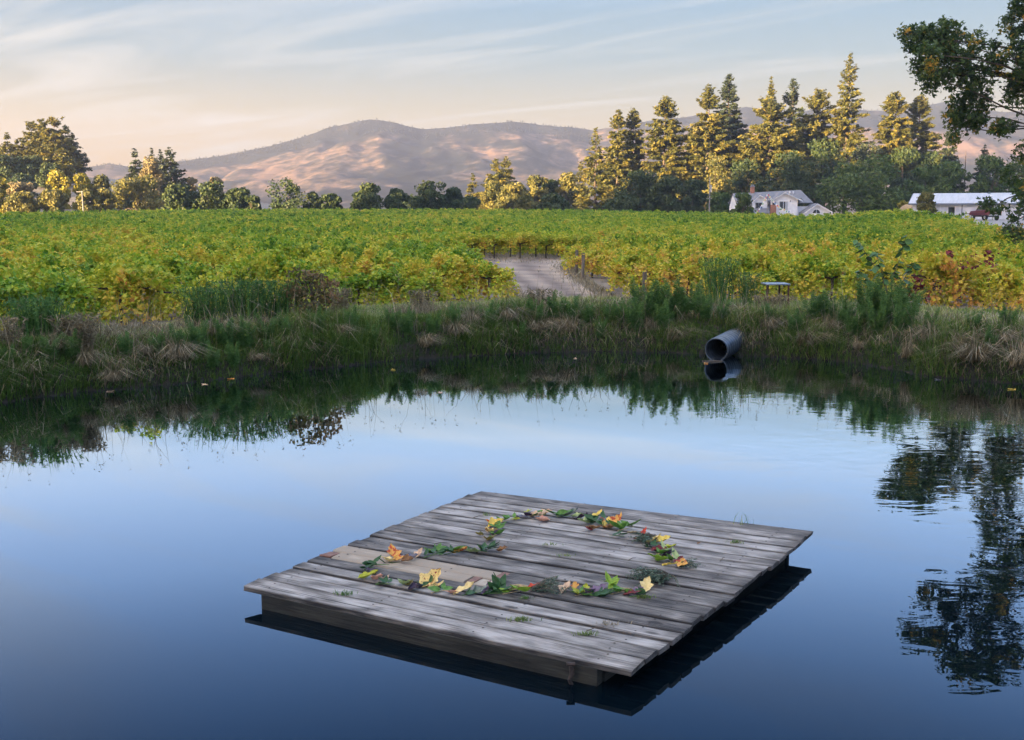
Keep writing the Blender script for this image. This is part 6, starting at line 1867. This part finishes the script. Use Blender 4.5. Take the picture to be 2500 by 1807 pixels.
# pickup truck, seen from behind on its left side; local +Y is its front
M['maroon'] = m_plain('maroon_paint', (0.075, 0.010, 0.020), (0.10, 0.014, 0.026), 2, 0.3, spec=0.5)
M['tyre'] = m_plain('tyre_rubber', (0.012, 0.012, 0.012), (0.03, 0.03, 0.03), 9, 0.9)
M['chrome'] = m_plain('dull_chrome', (0.42, 0.42, 0.42), (0.6, 0.6, 0.6), 9, 0.3, metal=0.8)
M['tail'] = m_plain('tail_lamp', (0.4, 0.02, 0.02), rough=0.3)
tx, td = (2172 - PW / 2) / FPX * 162.0, 162.0
tz = float(height(tx, td)) + 0.015
trk = empty('pickup_truck', (tx, td, tz), math.radians(9))
tag(trk, 'lifted maroon pickup truck parked in front of the white barn', 'truck')
b = MB()
b.hexa([(-.95, -2.5, .72), (.95, -2.5, .72), (.95, 2.45, .72), (-.95, 2.45, .72), (-.97, -2.5, 1.05), (.97, -2.5, 1.05), (.97, 2.5, 1.05), (-.97, 2.5, 1.05)])
b.hexa([(-.96, .95, 1.05), (.96, .95, 1.05), (.9, 2.48, 1.05), (-.9, 2.48, 1.05), (-.9, .95, 1.38), (.9, .95, 1.38), (.84, 2.4, 1.30), (-.84, 2.4, 1.30)])
b.box(-.97, -.9, -2.5, -.45, 1.05, 1.42).box(.9, .97, -2.5, -.45, 1.05, 1.42).box(-.97, .97, -.5, -.44, 1.05, 1.42)
b.hexa([(-.96, -.44, 1.05), (.96, -.44, 1.05), (.96, .95, 1.05), (-.96, .95, 1.05), (-.95, -.44, 1.4), (.95, -.44, 1.4), (.95, .95, 1.4), (-.95, .95, 1.4)])
b.build('body', M['maroon'], trk, bevel=0.02)
cb_ = MB().hexa([(-.8, -.34, 1.93), (.8, -.34, 1.93), (.8, .5, 1.93), (-.8, .5, 1.93), (-.76, -.3, 1.99), (.76, -.3, 1.99), (.76, .42, 1.99), (-.76, .42, 1.99)])
for sx_ in (-1, 1):
    for (y0_, y1_) in ((-.42, -.34), (.88, .48), (.2, .2)):
        cb_.tube([(sx_ * .93, y0_, 1.39), (sx_ * .79, y1_, 1.94)], .04, 5)
cb_.build('cab', M['maroon'], trk)
gm = MB()
for sx_ in (-1, 1):
    gm.hexa([(sx_ * .92, -.38, 1.4), (sx_ * .92, .84, 1.4), (sx_ * .90, .84, 1.4), (sx_ * .90, -.38, 1.4), (sx_ * .79, -.32, 1.92), (sx_ * .79, .48, 1.92), (sx_ * .77, .48, 1.92), (sx_ * .77, -.32, 1.92)])
    gm.build('side_window', M['glass'], trk) if sx_ == 1 else gm.build('side_window', M['glass'], trk); gm = MB()
MB().hexa([(-.86, -.41, 1.42), (.86, -.41, 1.42), (.86, -.39, 1.42), (-.86, -.39, 1.42), (-.76, -.36, 1.9), (.76, -.36, 1.9), (.76, -.34, 1.9), (-.76, -.34, 1.9)]).build('rear_window', M['glass'], trk)
MB().hexa([(-.86, .9, 1.42), (.86, .9, 1.42), (.86, .92, 1.42), (-.86, .92, 1.42), (-.76, .5, 1.9), (.76, .5, 1.9), (.76, .52, 1.9), (-.76, .52, 1.9)]).build('windscreen', M['glass'], trk)
tg = MB().box(-.88, .88, -2.56, -2.505, .98, 1.40).build('tailgate', M['maroon'], trk, bevel=0.012)
MB().box(-.84, .84, -2.572, -2.562, 1.06, 1.12).build('trim_strip', M['chrome'], tg)
MB().box(-.98, .98, -2.68, -2.53, .66, .84).build('rear_bumper', M['chrome'], trk, bevel=0.02)
MB().box(-.96, .96, 2.5, 2.62, .68, .88).build('front_bumper', M['chrome'], trk, bevel=0.02)
for sx_ in (-1, 1):
    MB().box(sx_ * .93 - .04, sx_ * .93 + .04, -2.53, -2.46, 1.0, 1.32).build('tail_lamp', M['tail'], trk)
    MB().tube([(sx_ * .78, -.75, 1.4), (sx_ * .74, -.75, 1.95)], .035, 6).build('roll_bar_post', M['tyre'], trk)
MB().tube([(-.74, -.75, 1.95), (.74, -.75, 1.95)], .035, 6).build('roll_bar', M['tyre'], trk)
for sx_ in (-1, 1):
    for y_ in (-1.55, 1.6):
        tyb = bmesh.new()
        bmesh.ops.create_cone(tyb, cap_ends=True, segments=24, radius1=.42, radius2=.42, depth=.3)
        bmesh.ops.bevel(tyb, geom=[e_ for e_ in tyb.edges if abs((e_.verts[0].co - e_.verts[1].co).z) < 1e-4], offset=.06, segments=2, affect='EDGES')
        me = bpy.data.meshes.new('tyre'); tyb.to_mesh(me); tyb.free(); me.materials.append(M['tyre'])
        wlo = empty('wheel', (0, 0, 0)); wlo.parent = trk; wlo.location = (sx_ * .86, y_, .42)
        o = obj('tyre', me, wlo); o.rotation_euler = (0, math.pi / 2, 0)
        MB().tube([(sx_ * .1, 0, 0), (sx_ * .158, 0, 0)], [.24, .22], 16).tube([(sx_ * .158, 0, 0), (sx_ * .19, 0, 0)], .07, 8).build('rim', M['chrome'], wlo)
MB().box(-.4, .4, -2.0, 2.0, .5, .7).build('chassis', M['tyre'], trk)

# tan covered mound, trees and poles of the yard
M['tarp'] = m_plain('tan_tarp', (0.26, 0.18, 0.09), (0.36, 0.26, 0.14), 2, 0.8)
mk = 190.0 / FPX
V, F = [], []
for i in range(9):
    for k in range(24):
        az, el = 2 * math.pi * k / 24, i / 8 * math.pi / 2
        rr = 1 + 0.05 * math.cos(az * 6) * math.cos(el)
        V.append((math.cos(az) * math.cos(el) ** 0.8 * 29 * mk * rr, math.sin(az) * math.cos(el) ** 0.8 * 2.0 * rr, math.sin(el) * 2.25 * (1 - 0.10 * math.exp(-((math.cos(az) * math.cos(el)) / 0.2) ** 2))))
F = [(i * 24 + k, i * 24 + (k + 1) % 24, (i + 1) * 24 + (k + 1) % 24, (i + 1) * 24 + k) for i in range(8) for k in range(24)]
mxp = (2009 - PW / 2) * mk
tag(obj('covered_mound', mesh('covered_mound', V, F, M['tarp'], smooth=True), None, (mxp, 190.0, float(height(mxp, 190)) - .05)), 'tan covered dome shaped mound left of the barn', 'mound')
B_(2041, 422, 25, 171, 88, 'olive', 'clipped round grey green tree in front of the barn end', n=2600, size=0.26, low=0.3)
def pole(x, ytop, d, label, arm):
    X_ = (x - PW / 2) / FPX * d; z0 = float(height(X_, d)); H_ = CAMZ + (YH - ytop) / FPX * d - z0
    e = empty('utility_pole', (X_, d, z0)); tag(e, label, 'utility pole', 'utility poles')
    MB().tube([(0, 0, -.2), (-.1, 0, H_)], [.17, .12], 8).build('post', M['palepole'], e)
    if arm:
        MB().box(-1.25, .1, -.08, .08, H_ - .25, H_ - .1).build('crossarm', M['palepole'], e)
    else:
        MB().box(-.75, .5, -.08, .08, H_ * .45, H_ * .45 + .14).build('crossarm', M['palepole'], e)
        MB().tube([(.22, 0, H_ * .62), (.22, 0, H_ * .8)], .16, 8).build('transformer', M['palegreyroof'], e)
M['palepole'] = m_plain('grey_pole_wood', (0.16, 0.15, 0.14), (0.25, 0.235, 0.22), 3, 0.9)
pole(1567, 394, 246, 'grey utility pole before the dark oaks, left of the house', False)
pole(194, 424, 238, 'grey utility pole with a side arm before the left bushes', True)
X_ = (2124 - PW / 2) / FPX * 322
tag(MB().tube([(X_, 322, float(height(X_, 322))), (X_ - .2, 322, CAMZ + (YH - 338) / FPX * 322)], [.3, .06], 6).build('dead_trunk', M['bark_far']), 'thin bare dead trunk standing right of the dark fir', 'dead tree')

# low growth that closes the view under the crowns
gx = 1335
for k, (x_, y_, hw_, d_, lab) in enumerate([
        (1345, 446, 30, 300, 'low undergrowth behind the tall sunlit redwood'), (1440, 430, 50, 330, 'low undergrowth behind the huge dark oak'), (1560, 425, 45, 330, 'low undergrowth behind the right utility pole'),
        (1660, 420, 50, 330, 'low undergrowth behind the house chimney trees'), (1770, 415, 55, 335, 'low undergrowth behind the house oaks'), (1990, 405, 55, 330, 'low undergrowth behind the wide round tree'),
        (2090, 400, 50, 330, 'low undergrowth behind the barn, left part'), (2190, 395, 55, 330, 'low undergrowth behind the barn, right part'), (2290, 395, 55, 330, 'low undergrowth behind the shed'),
        (1190, 440, 50, 320, 'low undergrowth behind the golden oaks'), (1080, 445, 45, 320, 'low undergrowth behind the twin topped firs'), (920, 440, 60, 300, 'low undergrowth behind the middle dark oaks'),
        (480, 432, 60, 300, 'low undergrowth behind the left hedge of oaks'), (400, 430, 50, 300, 'low undergrowth behind the dark firs at left'), (290, 430, 50, 300, 'low undergrowth behind the broad olive oak')]):
    B_(x_, y_, hw_, d_, 500 + k, 'oak', lab, cat='undergrowth', n=1500, size=0.8, low=0.0, trunk=False, name='undergrowth_bush', group='undergrowth beyond the vineyard')

# ------------------------------------------------------------------ the big leafy tree at the right
TD = 63.5
kk = TD / FPX
trx = (2490 - PW / 2) * kk
tz0 = float(height(trx, TD))
big = empty('maple_tree', (trx, TD, tz0))
tag(big, 'big dark lobed leaf tree reaching in from the right edge over the pond', 'tree')
M['maple'] = m_leaf('maple_leaves', [(0, (0.022, 0.05, 0.012)), (0.5, (0.055, 0.10, 0.022)), (0.78, (0.11, 0.14, 0.03)), (0.92, (0.34, 0.25, 0.03)), (1, (0.5, 0.28, 0.04))], 0.35)
BL = [(1998, 92, 24, 18), (1996, 150, 20, 26), (2062, 112, 68, 45), (2022, 140, 36, 50), (2012, 100, 28, 26), (2028, 185, 32, 32), (2110, 100, 60, 42), (2125, 180, 58, 46), (2090, 150, 40, 40), (2150, 232, 56, 46), (2105, 285, 32, 30), (2165, 292, 30, 20), (2130, 262, 34, 30), (2200, 150, 60, 60), (2226, 70, 52, 56), (2185, 30, 28, 34),
      (2235, 210, 36, 44), (2262, 170, 40, 60), (2252, 5, 60, 50), (2205, 275, 14, 30), (2255, 300, 16, 26), (2264, 345, 20, 30), (2245, 392, 34, 30), (2215, 425, 28, 20), (2228, 455, 30, 26), (2258, 440, 34, 44), (2250, 500, 32, 34), (2266, 550, 30, 40), (2238, 520, 18, 22),
      (2240, -70, 60, 60), (2240, -140, 64, 60), (2150, -180, 66, 40), (2070, -225, 60, 30), (2110, -260, 60, 36), (2180, -260, 80, 52), (2250, -300, 76, 66), (2200, -340, 60, 34), (2215, -200, 70, 56),
      (2330, 40, 80, 80), (2400, -100, 110, 90), (2350, -240, 100, 80), (2340, 220, 70, 80), (2345, 380, 70, 80), (2440, 120, 120, 120), (2500, -170, 130, 120), (2590, 150, 120, 130), (2570, -40, 110, 110), (2420, -330, 110, 70), (2550, -300, 110, 80), (2360, 520, 40, 40), (2600, 340, 90, 80), (2470, -420, 110, 60), (2680, 60, 80, 110)]
rng = np.random.default_rng(900)
P, Nn, Tt = [], [], []
brb = MB()
trunk_top = np.array([0, 0, CAMZ + (YH + 330) * kk - tz0])
brb.tube([(0, 0, -.3), (.15, .1, 2.6), (-.1, .2, 6.0), (.1, 0, 11), (0, 0, 18), (.2, 0, 22)], [.62, .46, .40, .30, .16, .06], 10)
for q, (x_, y_, rx, ry) in enumerate(BL):
    dep = rng.normal() * (2.4 if x_ > 2280 else 1.3)
    c = np.array([(x_ - 2490) * kk, dep, CAMZ + (YH - y_) * kk - tz0])
    vol = rx * ry
    n_ = int(vol * ((0.33 if y_ < 330 else 0.2) if x_ < 2280 else 0.085)) + 30
    nsp = max(4, n_ // 30)
    # twigs with leaf bunches
    u = rng.normal(size=(nsp, 3)); u = u / np.linalg.norm(u, axis=1, keepdims=True) * rng.uniform(0.25, 1.05, (nsp, 1)) ** 0.6
    tc_ = c + u * np.array([rx * kk, min(2.2, (rx + ry) / 2 * kk), ry * kk])
    anchor = np.array([c[0] * 0.25, 0, min(max(2.0, c[2] * 0.62), 17)])
    a0__ = anchor * np.array([0.1, 0, 1])
    bend = rng.normal(size=3) * 0.55
    brb.tube([a0__] + [a0__ + (c - a0__) * t_ + bend * math.sin(math.pi * t_) + np.array([0, 0, 0.9 * math.sin(math.pi * t_)]) + rng.normal(size=3) * 0.12 for t_ in (.2, .4, .6, .8)] + [c], [.10, .085, .07, .05, .035, .02], 5, cap=False)
    for t_ in tc_[::2]:
        mid = (c + t_) / 2 + rng.normal(size=3) * 0.08
        brb.tube([c, mid, t_ + (t_ - c) * 0.12], [.022, .014, .006], 3, cap=False)
    i_ = rng.integers(0, nsp, n_)
    out = (tc_[i_] - c)
    P.append(tc_[i_] + rng.normal(size=(n_, 3)) * np.array([.20, .20, .16]) + out * 0.05)
    Nn.append(rng.normal(size=(n_, 3)) * 0.7 + np.array([0, -0.25, 0.75]))
    Tt.append(np.clip(0.42 + rng.normal(size=n_) * 0.17 + (rng.random(nsp) < 0.10)[i_] * 0.42, 0, 1))
# the heavy bough seen against the sky
brb.tube([(0, 0, 9.2), (-3.0, .2, 10.0), (-6.5, 0, 10.2), (-9.5, -.2, 10.6)], [.26, .20, .13, .04], 7)
P, Nn, Tt = np.concatenate(P), unit(np.concatenate(Nn)), np.concatenate(Tt)
n_ = len(P)
t0 = rng.normal(size=(n_, 3)); t0 = unit(t0 - Nn * (t0 * Nn).sum(1, keepdims=True)); t0[:, 2] -= 0.25; t0 = unit(t0)
b0_ = unit(np.cross(Nn, t0))
sz = rng.uniform(0.15, 0.27, n_)[:, None]
Vs, Ft = [], []
for a_, l_ in ((0.0, 1.0), (0.9, 0.8), (-0.9, 0.8)):
    d_ = t0 * math.cos(a_) + b0_ * math.sin(a_); s_ = np.cross(Nn, d_)
    L2 = sz * l_
    Vs.append(np.stack([P, P + d_ * L2 * .5 + s_ * L2 * .24, P + d_ * L2, P + d_ * L2 * .5 - s_ * L2 * .24], 1).reshape(-1, 3))
Vs = np.concatenate(Vs)
Fq = np.arange(len(Vs)).reshape(-1, 4)
obj('crown', mesh('crown', Vs, Fq, M['maple'], {'tint': ('FACE', np.concatenate([Tt] * 3))}), big)
brb.build('trunk', M['bark'], big)

# twigs and crumbs on the deck
for k, (px, py, L_t, an_, lab) in enumerate([(1262, 1292, .28, -20, 'thin dark twig lying inside the heart by the near side'), (1400, 1240, .10, 40, 'short twig in the right half of the heart'), (980, 1205, .14, 5, 'short twig on the far pale board'),
                                            (1600, 1240, .12, 60, 'short twig on the right planks'), (1318, 1395, .16, 30, 'thin twig beside the moss near the front corner'), (1060, 1146, .12, 30, 'pale twig left of the heart top')]):
    p = deck_at(px, py); a = math.radians(an_); d_ = np.array([math.cos(a), math.sin(a), 0]) * L_t / 2
    tag(MB().tube([tuple(-d_ + np.array([0, 0, .006])), (0.004, 0.006, .016), tuple(d_ + np.array([0, 0, .007]))], [.004, .0035, .002], 5).build('twig', M['twig'], None, loc=tuple(p)), lab, 'twig', 'twigs on the raft')
